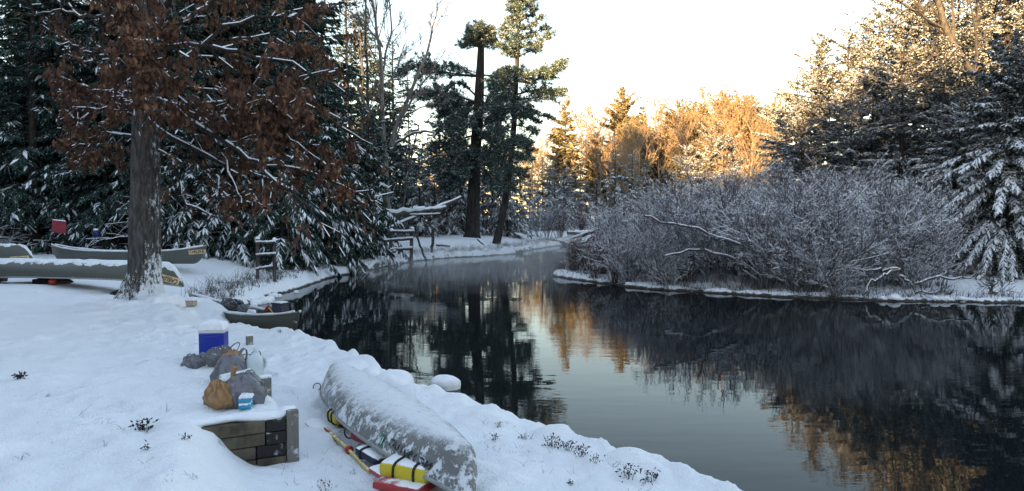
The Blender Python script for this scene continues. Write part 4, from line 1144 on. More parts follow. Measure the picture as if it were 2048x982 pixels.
# overturned canoe in front of it
HB = Hull(4.95, .88, .33, .17)
cx, cy = -9.35, 16.0
oB = make_canoe('canoe', 'overturned grey canoe with a thick cap of snow lying left of the oak', HB, M_HULL, (cx, cy, 1.20), math.atan2(-.55, 4.9), True, .0, .012, snowcap=.80, seed=3)
sticker(HB, oB, HB.L * .445, .33, .43, .15, .30, -1, 1)
for x_ in (-11.2, -8.3):
    g = Geo(); z_ = hz1(x_, 16.0); g.tube([(0, -.75, 0), (0, 0, .01), (0, .75, 0)], .07, 9, 0, .1)
    solo('support_log', g.mesh('support_log', [M_BARK], True), ('log under the left part of the overturned canoe beside the oak' if x_ < -10 else 'log under the right part of the overturned canoe beside the oak'), 'log', (x_, 16.0, z_ + .04), (0, 0, .2))
# third canoe, at the left edge of the view
HC = Hull(4.95, .88, .33, .17)
oC = make_canoe('canoe', 'overturned canoe at the left edge of the view with only its labelled end in sight', HC, M_HULL, (PX(62, 20.3) - 2.42, 20.45, 1.38), -.04, True, .0, .0, snowcap=.86, seed=6)
sticker(HC, oC, HC.L * .435, .37, .42, .115, -.06, -1, 1)
for x_ in (-14.1, -16.6):
    g = Geo(); z_ = hz1(x_, 20.4); g.rbox((0, 0, 0), (.06, .55, .09), 0, .012)
    solo('support_beam', g.mesh('support_beam', [M_WOOD]), ('beam under the labelled end of the canoe at the left edge' if x_ > -15 else 'beam under the hidden end of the canoe at the left edge'), 'beam', (x_, 20.4, z_ + .07), (0, 0, .05))

# overturned frosted canoe in the foreground
HN = Hull(4.0, .74, .27, .05, 2.3, .86)
far_, near_ = np.array([-2.02, 8.25]), np.array([-.27, 4.72])
cN = (far_ + near_) / 2 + np.array([.05, .0]); dN = near_ - far_
yawN = math.atan2(dN[1], dN[0])
zN = .665
oN = make_canoe('canoe', 'frost-covered canoe lying upside down on the near bank with life jackets beneath', HN, M_HULLN, (cN[0], cN[1], zN), yawN, True, R_(-9), R_(-1.4), seed=11)
# registration letters in black, upside down like the hull
def hull_text(hull, o, txt, xc, zc, h, w, mat, nm, tilt, flip, side, off=.006):
    V, F = font_mesh(txt, h); V[:, 0] *= w / (V[:, 0].max() - V[:, 0].min())
    V[:, 0] += V[:, 1] * .25
    u, v = V[:, 0] * flip, V[:, 1]
    x = xc + u * math.cos(tilt) - v * math.sin(tilt); z = zc + u * math.sin(tilt) + v * math.cos(tilt)
    y = np.array([hull.pt(a_, b_, off) for a_, b_ in zip(x, z)]) * side
    g = Geo(); g.add(np.stack([x, y, z], 1), F); return part(nm, g.mesh(nm, [mat]), o, kind='stuff')
SIDE_N = 1
hull_text(HN, oN, 'MC 7894 RC', 1.38, .195, .07, .54, frosted('frosted_black_print', (.012, .012, .014), .5, .235, 24, .2, -1.5, .3), 'registration_letters', .06, -1, SIDE_N)
M_GREEN = simple('green_decal', (.01, .16, .10), .5, .1, 10, 0); M_WHITE = simple('white_print', (.7, .74, .76), .5, .05, 10, 0)
xd, zd = .98, .20
g = Geo(); uv = [(-.035 + .07 * i / 4, -.042 + .084 * j / 4) for j in range(5) for i in range(5)]
g.add([(xd + u, SIDE_N * HN.pt(xd + u, zd + v, .006), zd + v) for u, v in uv], [[j * 5 + i, j * 5 + i + 1, j * 5 + i + 6, j * 5 + i + 5] for j in range(4) for i in range(4)])
dc = part('decal', g.mesh('decal', [M_GREEN]), oN)
o_ = hull_text(HN, oN, '19', xd, zd, .075, .05, M_WHITE, 'lettering', 0, -1, SIDE_N, .008); o_.parent = dc

# canoe half in the water
HM_ = Hull(4.1, .86, .36, .16)
tip = np.array([PX(588, 13.0), 13.0]); tail = np.array([-6.75, 15.6])
cm_ = (tip + tail) / 2
oM = make_canoe('canoe', 'loaded grey canoe with its bow in the water below the oak', HM_, M_HULL, (cm_[0], cm_[1], .0), math.atan2(tip[1] - tail[1], tip[0] - tail[0]), roll=-.06, pitch=.01)
rim_snow(HM_, oM, th=.026)
# ------------------------------------------------------------------ small things
def hit(px, py, lift=0.0):
    d = ray(px, py); o = np.array([0, 0, EYE])
    k = np.concatenate([np.arange(3, 16, .02), np.arange(16, 70, .08)])
    P = o + d * k[:, None]
    h = hz(P[:, 0], P[:, 1])
    j = int(np.argmax(P[:, 2] < h))
    p = P[j].copy(); p[2] = max(h[j], 0) + lift
    return p
def world(g, o): shift(g, o.location)
UZ = np.array([0, 0, 1.])
ANG_W = math.atan2(WU[1], WU[0])

# retaining wall of dark timbers at the edge of the snowy terrace
wl = thing('retaining_wall', 'low wall of dark stacked timbers with a corner post holding up the snowy terrace', 'wall', (CORN[0], CORN[1], .28), (0, 0, ANG_W))
M_TIMB = simple('wet_timber', (.075, .062, .043), .75, .6, 7, .7)
M_TIMD = frosted('charred_timber', (.012, .011, .011), .8, .24, 15, .4, -1.5, .5)
M_POST = frosted('frosted_post', (.15, .145, .13), .8, .24, 13, .3, -1.5, .2)
rw = np.random.default_rng(2)
for r in range(4):
    z = .40 - r * .096 - .048
    cut = [-.20, -.20, -.27, -.27][r]
    for a_, b_, mt in ((-2.1, cut - .004, M_TIMB), (cut + .004, -.052, M_TIMD if r < 3 else M_TIMB)):
        g = Geo(); pr = rw.uniform(-.008, .008)
        g.rbox(((a_ + b_) / 2, -.055 + pr, z - .02), ((b_ - a_) / 2, .055, .0455), 0, .007)
        me = g.mesh('timber', [mt]); part('timber', me, wl, 'black end timber' if mt is M_TIMD else None)
g = Geo(); g.rbox((-.002, -.065, .17), (.045, .055, .262), 0, .008); part('post', g.mesh('wall_post', [M_POST]), wl)
g = Geo(); s = np.linspace(-1.0, .03, 60)
P = np.stack([s, -.03 + .012 * np.sin(s * 9), .392 + .016 * vn(s * 5, s * 0, 3) + .022 * sstep((s + .09) / .04)], 1)
g.tube(P, (.052 + .02 * vn(s * 7, s * 0 + 2, 4)) * np.clip((s + 1.02) / .25, .2, 1), 12, 0, .05, flat=.55); part('snow_cap', g.mesh('wall_snow', [M_SNOW], True), wl)
for px, py, lab in [(531, 772, 'short timber end poking out of the terrace edge beside the bags'), (499, 676, 'short timber end poking out of the snow right of the blue cooler')]:
    p = hit(px, py + 12); g = Geo(); g.rbox((0, 0, .03), (.045, .03, .085), 0, .006)
    g.rbox((0, 0, .125), (.05, .034, .012), 1, .01)
    solo('timber_end', g.mesh('timber_end', [M_POST, M_SNOW]), lab, 'timber', tuple(p), (0, 0, .6))

# blue cooler
p = hit(428, 709); o = thing('cooler', 'blue cooler with white lid and a thick cap of snow on the terrace', 'cooler', tuple(p), (0, 0, .12))
M_BLUE = frosted('blue_plastic', (.008, .028, .32), .38, .05, 30, .12)
M_LID = simple('white_plastic', (.62, .64, .66), .5, .05, 20, .05)
g = Geo(); g.rbox((0, 0, .115), (.128, .10, .125), 0, .014); part('body', g.mesh('cooler_body', [M_BLUE], False), o)
g = Geo(); g.rbox((0, -.101, .195), (.055, .006, .012), 0, .005); part('handle_recess', g.mesh('handle_recess', [M_BLUE]), o)
g = Geo(); g.rbox((0, 0, .258), (.133, .105, .022), 0, .01); part('lid', g.mesh('cooler_lid', [M_LID]), o)
def snow_pad(rx, ry, h, seed=0, n=22):
    V = []; 
    for i in range(n):
        for j in range(n):
            u, v = 2 * i / (n - 1) - 1, 2 * j / (n - 1) - 1
            q = max(0, 1 - max(abs(u), abs(v)) ** 5); 
            V.append((u * rx * (1 + .04 * math.sin(7 * v + seed)), v * ry * (1 + .05 * math.sin(6 * u + seed)), h * q ** .45 * (.8 + .4 * float(vn(np.float64(u * 1.7 + seed), np.float64(v * 1.7), seed))) - .008))
    F = [[i * n + j, (i + 1) * n + j, (i + 1) * n + j + 1, i * n + j + 1] for i in range(n - 1) for j in range(n - 1)]
    return Geo().add(V, F)
part('snow_cap', snow_pad(.135, .107, .085, 3).mesh('cooler_snow', [M_SNOW], True), o).location = (0, 0, .28)

# plastic bags
def bag(seed, rx, ry, rz, crease=.22, handles=1, mats=None, n=64):
    """crumpled shopping bag: creased body pulled up into a gathered neck with loop handles"""
    g = Geo(); V = []; m = n // 2 + 1
    sh = np.random.default_rng(seed).uniform(0, 9, 3)
    for i in range(m):
        th = math.pi * i / (m - 1)
        for k in range(n):
            an = 2 * math.pi * k / n
            d = np.array([math.sin(th) * math.cos(an), math.sin(th) * math.sin(an), -math.cos(th)])
            f = float(fbm(np.float64(d[0] * 1.8 + sh[0] + d[2]), np.float64(d[1] * 1.8 + sh[1]), seed, 3)) - .5
            fold = (abs(math.sin(an * 4.5 + d[2] * 2 + sh[2] + 3 * f)) - .5) * max(0, d[2] + .25) * .35 + (abs(math.sin(an * 9 + 4 * f)) - .5) * .07
            rg_ = abs(float(vn(np.float64(d[0] * 4 + d[2] * 3 + sh[1]), np.float64(d[1] * 4 - d[2] * 2), seed)) - .5) + .6 * abs(float(vn(np.float64(d[0] * 8 + sh[0]), np.float64(d[1] * 8 + d[2] * 7), seed + 3)) - .5)
            r = 1 + crease * 1.8 * f + crease * fold + crease * .55 * (.35 - rg_)
            q = np.array([d[0] * rx, d[1] * ry, d[2] * rz]) * r
            q[2] = max(q[2], -rz * .55 + .03 * rz * f) + rz * .55
            if d[2] > .6: q[2] += rz * .5 * (d[2] - .6)
            V.append(q)
    F = [[i * n + k, i * n + (k + 1) % n, (i + 1) * n + (k + 1) % n, (i + 1) * n + k] for i in range(m - 1) for k in range(n)]
    return g.add(V, F)
def plastic(name, c, snow=.22):
    t = NT(name); f = t.noise(14, 4); f2 = t.noise(40, 3); w_ = t.noise(6, 2, stretch=(1, 1, 3))
    base = t.mix(t.ramp(f, .3, .7), tuple(x * .78 for x in c), tuple(x * 1.22 for x in c))
    k = t.ramp(t.math('ADD', t.math('MULTIPLY', t.ramp(t.nz(), .3, .9), snow), t.math('MULTIPLY', f2, .5)), .50, .60)
    t.col(t.mix(k, base, (.74, .78, .83))); t.rough(.24); t.spec(.6); t.bump(t.math('ADD', w_, t.math('MULTIPLY', f, .6)), .55, .02)
    return t.m
M_GBAG = plastic('grey_bag_plastic', (.125, .13, .15), .12); M_GBAG2 = plastic('dark_grey_bag_plastic', (.085, .09, .10), .26)
M_TAN = plastic('tan_bag_plastic', (.28, .15, .055), .16); M_BBAG = plastic('black_bag_plastic', (.016, .016, .019), .26)
def handle_loop(pts, w_, mat):
    g = Geo(); g.tube(pts, w_, 6, 0, .2, flat=.25); return g.mesh('bag_handle', [mat], True)
def loop_pts(c, w_, h, yaw, lean=0.):
    a_ = np.linspace(-.35, math.pi + .35, 12)
    return np.stack([c[0] + np.cos(a_) * w_ * math.cos(yaw) + lean * np.sin(a_), c[1] + np.cos(a_) * w_ * math.sin(yaw), c[2] + h * np.clip(np.sin(a_), -.2, 1)], 1)
def put_bag(px, py, label, me_args, mat, yaw=0, hand=((0, 0, 0, 0, 0),), name='plastic_bag', dz=0):
    p = hit(px, py); o = thing(name, label, 'bag', (p[0], p[1], p[2] - .012 + dz), (0, 0, yaw))
    part('body', bag(*me_args).mesh('bag_body', [mat], True), o)
    for h in hand:
        if h[3]: part('handle', handle_loop(loop_pts(h[:3], h[3] * 1.25, h[4] * 1.25, h[5] if len(h) > 5 else 0, h[6] if len(h) > 6 else 0), .017, mat), o)
    return o
put_bag(390, 735, 'small crumpled grey bag half sunk in snow left of the cooler', (1, .115, .09, .08, .45), M_GBAG, .3, ((-.05, 0, .10, .025, .04, .3), (.05, 0, .09, .035, .05, .9, .03)))
put_bag(441, 727, 'dark grey bag lying right in front of the blue cooler', (2, .15, .11, .105, .42), M_GBAG2, .2, ((.11, 0, .13, .035, .07, .2, .06), (-.03, -.02, .13, .03, .03, .8)))
put_bag(462, 765, 'round full grey bag in the middle of the heap', (3, .165, .13, .145, .25), M_GBAG, .9, ((.13, .04, .19, .05, .08, .3, .03),))
put_bag(505, 748, 'grey bag standing behind the milk jug with looped handles up', (4, .10, .09, .12, .35), M_GBAG2, .1, ((.03, 0, .20, .05, .065, .1, .02), (-.05, 0, .18, .05, .05, .4, -.02)))
put_bag(490, 808, 'big grey bag at the front of the heap near the wall edge', (5, .165, .12, .15, .24), M_GBAG, .5, ((.15, -.02, .16, .025, .03, 1.2, .03), (.05, .05, .24, .03, .02, .4)))
put_bag(466, 741, 'brown bag crammed between the grey bags', (6, .12, .07, .10, .35), M_TAN, .6, ((0, 0, 0, 0, 0),), dz=.03)
# tan bag with a twisted neck
p = hit(441, 811); o = thing('plastic_bag', 'tan plastic bag with a twisted neck leaning on the big grey bag', 'bag', (p[0], p[1], p[2] - .01), (0, 0, 0), 1.2)
part('body', bag(7, .105, .09, .095, .34).mesh('bag_body', [M_TAN], True), o)
g = Geo(); g.tube([(.03, 0, .08), (.055, 0, .13), (.068, 0, .165), (.078, 0, .195), (.09, 0, .235), (.098, 0, .262)], [.07, .035, .015, .016, .027, .026], 10, 0, .35, flat=.6)
part('neck', g.mesh('bag_neck', [M_TAN], True), o)
# milk jug
p = hit(508, 762); o = thing('water_jug', 'translucent white gallon jug standing among the grey bags', 'jug', (p[0], p[1], p[2] - .01 + .03), (0, .08, .4))
M_JUG = simple('milky_plastic', (.52, .62, .66), .3, .05, 8, .05, .5)
g = Geo(); g.lathe([(0, 0), (.066, 0), (.074, .012), (.076, .05), (.076, .145), (.070, .175), (.050, .205), (.028, .228), (.020, .236), (.020, .252), (0, .252)], 24, 0, sq=.55)
part('body', g.mesh('jug_body', [M_JUG], True), o)
g = Geo(); g.tube([(.06, 0, .19), (.085, 0, .185), (.092, 0, .15), (.088, 0, .11), (.072, 0, .095)], .013, 8); part('handle', g.mesh('jug_handle', [M_JUG], True), o)
g = Geo(); g.lathe([(0, .252), (.021, .252), (.022, .256), (.022, .268), (.018, .272), (0, .272)], 16); part('cap', g.mesh('jug_cap', [M_LID], True), o)
# blue food box, red packet, snowy sheet, pack of cans, loose can
p = hit(490, 752); M_BOX = simple('blue_carton', (.02, .12, .22), .5, .2, 15, .1); M_CYAN = simple('cyan_print', (.03, .30, .50), .4, .2, 20, 0)
o = thing('food_box', 'small blue carton lying against the jug', 'box', (p[0], p[1], p[2] + .075), (.5, .35, -.4))
g = Geo(); g.rbox((0, 0, 0), (.06, .022, .045), 0, .003); part('carton', g.mesh('carton', [M_BOX]), o)
g = Geo(); g.rbox((-.015, -.0235, 0), (.014, .001, .012), 0, 0); part('print', g.mesh('print', [simple('red_print', (.35, .02, .03), .5, .1, 10, 0)]), o)
g = Geo(); g.rbox((.068, .0, .012), (.018, .021, .03), 0, .004); part('flap', g.mesh('flap', [M_CYAN]), o)
def packet(w_, h, t_):
    V = []; n = 13
    for sgn in (1, -1):
        for i in range(n):
            for j in range(n):
                u, v = 2 * i / (n - 1) - 1, 2 * j / (n - 1) - 1
                V.append((u * w_, sgn * t_ * ((1 - u * u) * (1 - v * v)) ** .5 * (.8 + .4 * float(vn(np.float64(u * 3), np.float64(v * 3), 5))), v * h))
    q = [[i * n + j, (i + 1) * n + j, (i + 1) * n + j + 1, i * n + j + 1] for i in range(n - 1) for j in range(n - 1)]
    return Geo().add(V, q + [[a + n * n for a in f[::-1]] for f in q])
p = hit(520, 748)
solo('snack_packet', packet(.055, .075, .018).mesh('packet', [simple('red_foil', (.22, .012, .03), .3, .5, 16, .2)], True), 'red foil packet leaning behind the jug at the right of the heap', 'packet', (p[0], p[1], p[2] + .11), (.2, .25, .3))
p = hit(473, 790)
solo('snowy_sheet', snow_pad(.13, .07, .05, 9).mesh('sheet', [frosted('pale_film', (.45, .55, .60), .35, .35, 10, .1)], True), 'pale plastic film with snow between the round grey bag and the front one', 'film', (p[0], p[1], p[2] + .14), (.35, -.15, .4))
def can_geo(g, at, ax, r=.033, L=.118, m=0):
    prof = [(0, 0.004), (.8, .004), (.82, 0), (.86, 0), (1, .012), (1, L - .014), (.86, L), (.8, L), (.78, L - .005), (0, L - .005)]
    h = Geo(); h.lathe([(a * r, z) for a, z in prof], 14, m)
    V = h.V[0]; ax = np.asarray(ax, float) / np.linalg.norm(ax); u = np.cross(ax, UZ); u /= np.linalg.norm(u); v = np.cross(u, ax)
    g.add(np.asarray(at) + V[:, :1] * u + V[:, 1:2] * v + V[:, 2:3] * ax, h.F[0], m)
M_CAN = simple('can_metal', (.38, .42, .46), .35, .1, 30, .05, .5, .5); M_CANB = frosted('cyan_can', (.03, .30, .50), .35, .40, 30, .4, -.3, .8)
p = hit(493, 817); o = thing('can_pack', 'snow-dusted pack of blue cans lying in front of the big grey bag', 'pack of cans', tuple(p), (0, 0, .15), .78)
for r in range(2):
    for c in range(2):
        g = Geo(); can_geo(g, (-.065, -.03 + c * .066, .033 + r * .064), (1, 0, .02)); part('can', g.mesh('can', [M_CANB], True), o)
part('snow_cap', snow_pad(.062, .06, .03, 2).mesh('pack_snow', [M_SNOW], True), o).location = (0, 0, .125)
p = hit(456, 819); o = thing('can', 'single silver can lying end-on beside the pack of blue cans', 'can', (p[0], p[1], p[2] + .03), (0, 0, 0))
g = Geo(); can_geo(g, (0, 0, 0), (.35, .9, .06)); part('can_body', g.mesh('can_body', [M_CAN], True), o)
g = Geo(); g.rbox((-.003, -.003, 0), (.011, .0015, .011), 0, .001); part('opening', g.mesh('opening', [M_BLACK]), o)

# snow heaped against the oak's roots
ro_ = np.random.default_rng(66)
for k in range(9):
    an = 3.5 + k * .36; rd = .50 + ro_.uniform(-.08, .1)
    x, y = obase[0] + math.cos(an) * rd, obase[1] + math.sin(an) * rd
    o = part('snow_clump', snow_pad(ro_.uniform(.12, .26), ro_.uniform(.10, .2), ro_.uniform(.07, .18), k).mesh('snow_clump', [M_SNOW], True), oak)
    o.location = (x - obase[0], y - obase[1], hz1(x, y) - obase[2] - .02); o.rotation_euler = (0, 0, an + 1.57)
# ---- under and beside the near canoe
def slab(hx, hy, hz_, b=.03): return Geo().rbox((0, 0, 0), (hx, hy, hz_), 0, b)
def vest(name, label, cat, p, rot, h, mat, straps=(), sm=None, bev=.035, wav=.012, seed=0):
    o = thing(name, label, cat, tuple(p), rot)
    n = 20; V = []; hx, hy, hzz = h
    for i in range(n):          # puffed slab
        for k in range(28):
            an = 2 * math.pi * k / 28; c, s_ = math.cos(an), math.sin(an)
            u = 2 * i / (n - 1) - 1; e_ = (1 - abs(u) ** 6) ** .5 if abs(u) < 1 else 0
            e_ = .55 * (e_ > 0) + .45 * e_ if 0 < i < n - 1 else 0.0
            y = math.copysign(abs(c) ** .45, c) * hy * (.85 + .15 * e_); z = math.copysign(abs(s_) ** .55, s_) * hzz * e_
            y *= (1 if e_ > 0 else .85)
            V.append((u * hx, y * (1 if e_ else .9), z * (1 + wav * 6 * (float(vn(np.float64(u * 3 + seed), np.float64(an * 1.5), seed)) - .5))))
    F = [[i * 28 + k, i * 28 + (k + 1) % 28, (i + 1) * 28 + (k + 1) % 28, (i + 1) * 28 + k] for i in range(n - 1) for k in range(28)]
    part('shell', Geo().add(V, F).mesh(name + '_shell', [mat], True), o)
    for x in straps:
        a_ = np.linspace(0, 2 * math.pi, 21); c, s_ = np.cos(a_), np.sin(a_)
        P = np.stack([np.full(21, x) + .015 * s_, np.sign(c) * np.abs(c) ** .5 * (hy + .004), np.sign(s_) * np.abs(s_) ** .55 * (hzz + .006)], 1)
        g = Geo(); 
        g.prisms(P[:-1] , P[1:], .010, .010, 6); part('strap', g.mesh('strap', [M_BLACK]), o)
    return o
M_YEL = frosted('yellow_vinyl', (.55, .44, .015), .45, .40, 9, .08, .35, .9)
M_YELN = simple('yellow_shaft', (.55, .42, .04), .5, .15, 20, .05)
M_RED = frosted('red_vinyl', (.32, .022, .024), .55, .34, 10, .15, .5, 1.)
M_DRED = frosted('dark_red_vinyl', (.20, .012, .025), .55, .30, 10, .2, .5, 1.)
M_PINK = frosted('snowed_red_vinyl', (.34, .05, .07), .6, .55, 16, .2, .1, .7)
M_NAVY = frosted('navy_fabric', (.012, .018, .045), .7, .62, 10, .3, .3, .8)
ZG = .36
def at(px, py, z): return G(px, py, z)
vest('life_jacket', 'yellow life jacket with two black straps at the near end under the canoe', 'life jacket', at(826, 934, .44), (.06, -.04, -.50), (.21, .135, .068), M_YEL, (-.07, .10), seed=1)
vest('life_jacket', 'small yellow life jacket under the far end of the overturned canoe', 'life jacket', at(680, 830, .42), (.1, -.05, -1.05), (.14, .09, .055), M_YEL, (-.05, .05), seed=2)
vest('life_jacket', 'dark red life jacket with a black strap loop under the middle of the canoe', 'life jacket', at(752, 872, .42), (0, 0, -.75), (.19, .13, .05), M_DRED, (), seed=3)
vest('seat_cushion', 'red cushion lying flat beneath the near yellow life jacket', 'cushion', at(812, 966, .36), (.0, .0, -.42), (.20, .14, .035), M_RED, (), seed=4)
vest('seat_cushion', 'snow-covered pinkish cushion left of the near yellow life jacket', 'cushion', at(778, 944, .365), (.0, .0, -.95), (.14, .10, .03), M_PINK, (), seed=5)
vest('life_jacket', 'navy life jacket buried in snow in the gap under the canoe side', 'life jacket', at(756, 906, .385), (.0, .05, -.85), (.15, .12, .042), M_NAVY, (-.06,), seed=6)
vest('stuff_sack', 'dark sack in the shadow under the middle of the canoe', 'sack', at(822, 895, .42), (.0, .0, -.7), (.24, .14, .07), simple('black_fabric', (.02, .02, .024), .8, .3, 20, .3), (), seed=7)
g = Geo(); c0 = at(700, 868, .40); a_ = np.linspace(0, 6.283, 16)
g.tube(np.stack([np.cos(a_) * .045, np.sin(a_) * .02, np.sin(a_) * .05 + .02], 1), .007, 6, 0, 0, False)
solo('strap_loop', g.mesh('strap_loop', [M_BLACK], True), 'black webbing loop sticking out beside the dark red life jacket', 'strap', tuple(c0))
g = Geo(); c0 = hit(634, 778); g.tube(np.stack([np.cos(a_) * .04, np.sin(a_) * .02, np.sin(a_) * .035 + .015], 1), .005, 6, 0, 0, False)
solo('rope_loop', g.mesh('rope_loop', [M_BLACK], True), 'thin dark rope loop at the far tip of the overturned canoe', 'rope', tuple(c0))
# paddle
A_, B_ = hit(628, 846, .02), hit(740, 950, .03)
d_ = nrm(B_ - A_); o = thing('paddle', 'red and yellow paddle lying in the snow beside the overturned canoe', 'paddle', tuple(A_))
sx = nrm(np.cross(d_, UZ)); Ln = np.linalg.norm(B_ - A_)
V = []; prof = [(0, .02), (.02, .07), (.07, .095), (.16, .10), (.26, .092), (.34, .065), (.40, .03), (.44, .018)]
for s_, w_ in prof:
    for q in (-1, -.5, 0, .5, 1): V.append(d_ * s_ + sx * w_ * q + UZ * (.012 * (1 - q * q) + .003))
for s_, w_ in prof:
    for q in (-1, -.5, 0, .5, 1): V.append(d_ * s_ + sx * w_ * q - UZ * .006)
nP = len(prof); F = [[i * 5 + j, (i + 1) * 5 + j, (i + 1) * 5 + j + 1, i * 5 + j + 1] for i in range(nP - 1) for j in range(4)]
F += [[a + nP * 5 for a in f[::-1]] for f in F]
for j in (0, 4): F += [[i * 5 + j, i * 5 + j + nP * 5, (i + 1) * 5 + j + nP * 5, (i + 1) * 5 + j] for i in range(nP - 1)]
part('blade', Geo().add(V, F).mesh('paddle_blade', [M_PINK]), o)
g = Geo(); g.tube([d_ * .40 + UZ * .012, d_ * .55 + UZ * .014], [.021, .017], 8); part('ferrule', g.mesh('ferrule', [M_RED], True), o)
g = Geo(); g.tube([d_ * .53 + UZ * .014, d_ * Ln * .6 + UZ * .016, d_ * Ln * 1.0 + UZ * -.01], .0145, 9); part('shaft', g.mesh('paddle_shaft', [frosted('yellow_shaft_frost', (.55, .42, .05), .5, .3, 20, .15)], True), o)
g = Geo(); cc = A_ * 0 + d_ * Ln * .68; g.tube([cc - d_ * .022, cc - d_ * .01, cc + d_ * .01, cc + d_ * .022], [.016, .034, .034, .016], 12); 
for i_ in range(len(g.V)): g.V[i_] = g.V[i_] + UZ * .014
part('drip_ring', g.mesh('drip_ring', [M_RED], True), o)

# ---- load of the canoe in the water
def loose(name, label, cat, px, py, y, me, rot=(0, 0, 0), sc=1.): return solo(name, me, label, cat, tuple(Q(px, py, y)), rot, sc)
loose('rubbish_bag', 'black crumpled bag lying in the loaded canoe', 'bag', 466, 622, 14.35, bag(21, .28, .16, .13, .4).mesh('bag_body', [M_BBAG], True), (0, 0, -.5))
loose('plastic_bag', 'snowy grey sack left of the black bag in the loaded canoe', 'bag', 428, 619, 14.8, bag(22, .14, .12, .09, .4).mesh('bag_body', [M_GBAG2], True), (0, 0, .5))
loose('plastic_bag', 'grey speckled sack right of the black bag in the loaded canoe', 'bag', 489, 624, 14.1, bag(23, .13, .12, .09, .4).mesh('bag_body', [M_GBAG2], True), (0, 0, 1.5))
q_ = Q(561, 628, 13.35); o = thing('storage_tub', 'dark navy tub with snow on its lid near the bow of the loaded canoe', 'tub', tuple(q_), (0, 0, -.55))
M_NTUB = frosted('navy_plastic', (.02, .028, .06), .45, .28, 14, .3, -.2, .9)
g = Geo(); g.rbox((0, 0, .08), (.12, .10, .10), 0, .015); part('body', g.mesh('tub_body', [M_NTUB]), o)
g = Geo(); g.rbox((0, 0, .195), (.13, .11, .014), 0, .008); part('lid', g.mesh('tub_lid', [M_NTUB]), o)
part('snow_cap', snow_pad(.115, .095, .028, 5).mesh('tub_snow', [M_SNOW], True), o).location = (0, 0, .208)
loose('red_pouch', 'small dull red pouch beside the navy tub', 'pouch', 536, 624, 13.6, bag(24, .06, .05, .06, .3).mesh('pouch', [M_DRED], True))
loose('snow_clump', 'round clump of snow on the rim of the loaded canoe', 'snow', 503, 626, 13.8, snow_pad(.075, .06, .07, 4).mesh('snow_clump', [M_SNOW], True))
g = Geo(); g.tube([Q(538, 616, 13.45) - Q(538, 616, 13.45), Q(548, 628, 13.2) - Q(538, 616, 13.45)], .012, 7)
solo('paddle', g.mesh('paddle_shaft', [M_YELN], True), 'pale paddle handle leaning against the navy tub', 'paddle', tuple(Q(538, 616, 13.45)))

# ---- split log by the oak, things hanging in the wood, cart
p = hit(375, 612); o = thing('firewood_log', 'split pale log lying in the snow right of the oak', 'log', tuple(p), (0, 0, -.1))
M_PALE = simple('split_wood', (.36, .29, .21), .8, .3, 8, .4)
g = Geo(); g.rbox((0, 0, .05), (.155, .07, .055), 0, .012); part('split_face', g.mesh('split_wood', [M_PALE]), o)
g = Geo(); g.rbox((-.17, .0, .052), (.018, .066, .062), 0, .012); part('end_bark', g.mesh('end_bark', [M_BARK]), o)
part('snow_cap', snow_pad(.15, .07, .03, 6).mesh('log_snow', [M_SNOW], True), o).location = (.01, 0, .104)
q_ = Q(118, 453, 21.8); o = thing('red_board', 'faded red square board hung on a branch above the upright canoe', 'board', tuple(q_), (.1, .12, .12))
g = Geo(); g.rbox((0, 0, 0), (.19, .03, .185), 0, .012); part('panel', g.mesh('red_panel', [simple('faded_red', (.27, .04, .055), .7, .12, 12, .1)]), o)
part('snow_cap', snow_pad(.18, .035, .022, 6).mesh('board_snow', [M_SNOW], True), o).location = (0, 0, .182)
g = Geo(); g.tube([(-.12, 0, .18), (0, .05, .62), (.12, 0, .18)], .006, 5); part('cord', g.mesh('cord', [M_BLACK]), o)
q_ = Q(192, 468, 22.6); o = thing('blue_jug', 'small dark blue jug hanging among the branches left of the oak trunk', 'jug', tuple(q_))
M_DBLUE = simple('deep_blue_plastic', (.01, .014, .12), .4, .2, 14, .1)
g = Geo(); g.lathe([(0, -.1), (.075, -.1), (.085, -.085), (.085, .05), (.06, .09), (.035, .10), (.035, .13), (0, .13)], 14); part('body', g.mesh('blue_jug_body', [M_DBLUE], True), o)
part('snow_cap', snow_pad(.05, .05, .05, 7).mesh('jug_snow', [M_SNOW], True), o).location = (0, 0, .12)
g = Geo(); g.tube([(0, 0, .12), (0, .02, .9)], .005, 5); part('cord', g.mesh('cord', [M_BLACK]), o)
q_ = hit(86, 522); o = thing('canoe_cart', 'small dark canoe cart with wheels at the left tip of the upright canoe', 'cart', (q_[0], 20.7, hz1(q_[0], 20.7)), (0, 0, .15))
for x in (-.06, .09):
    a_ = np.linspace(0, 2 * math.pi, 17); g = Geo(); g.tube(np.stack([np.full(17, x) * 0 + np.cos(a_) * .10, np.full(17, x * 2), .12 + np.sin(a_) * .10], 1), .03, 8, 0, 0, False)
    wh = part('wheel', g.mesh('wheel_tyre', [M_BLACK], True), o)
    g = Geo(); g.tube([(0, x * 2 - .012, .12), (0, x * 2 + .012, .12)], .075, 14); part('rim', g.mesh('wheel_rim', [simple('grey_rim', (.25, .27, .29), .5, .1, 10, 0)], True), wh)
g = Geo(); g.tube([(0, -.2, .12), (0, .25, .12)], .012, 6); g.tube([(0, -.1, .12), (-.25, -.1, .2), (-.5, -.1, .12)], .012, 6); g.tube([(0, .16, .12), (-.25, .16, .22), (-.5, .16, .12)], .012, 6); part('frame', g.mesh('cart_frame', [M_BLACK], True), o)
p = hit(139, 568); solo('float_ball', Geo().lathe([(0, 0), (.05, .01), (.08, .05), (.08, .09), (.05, .13), (0, .14)], 14).mesh('float_ball', [simple('orange_red_plastic', (.42, .05, .03), .5, .1, 10, 0)], True), 'orange-red float under the overturned canoe left of the oak', 'float', (p[0], 15.75, hz1(p[0], 15.75) + .02))
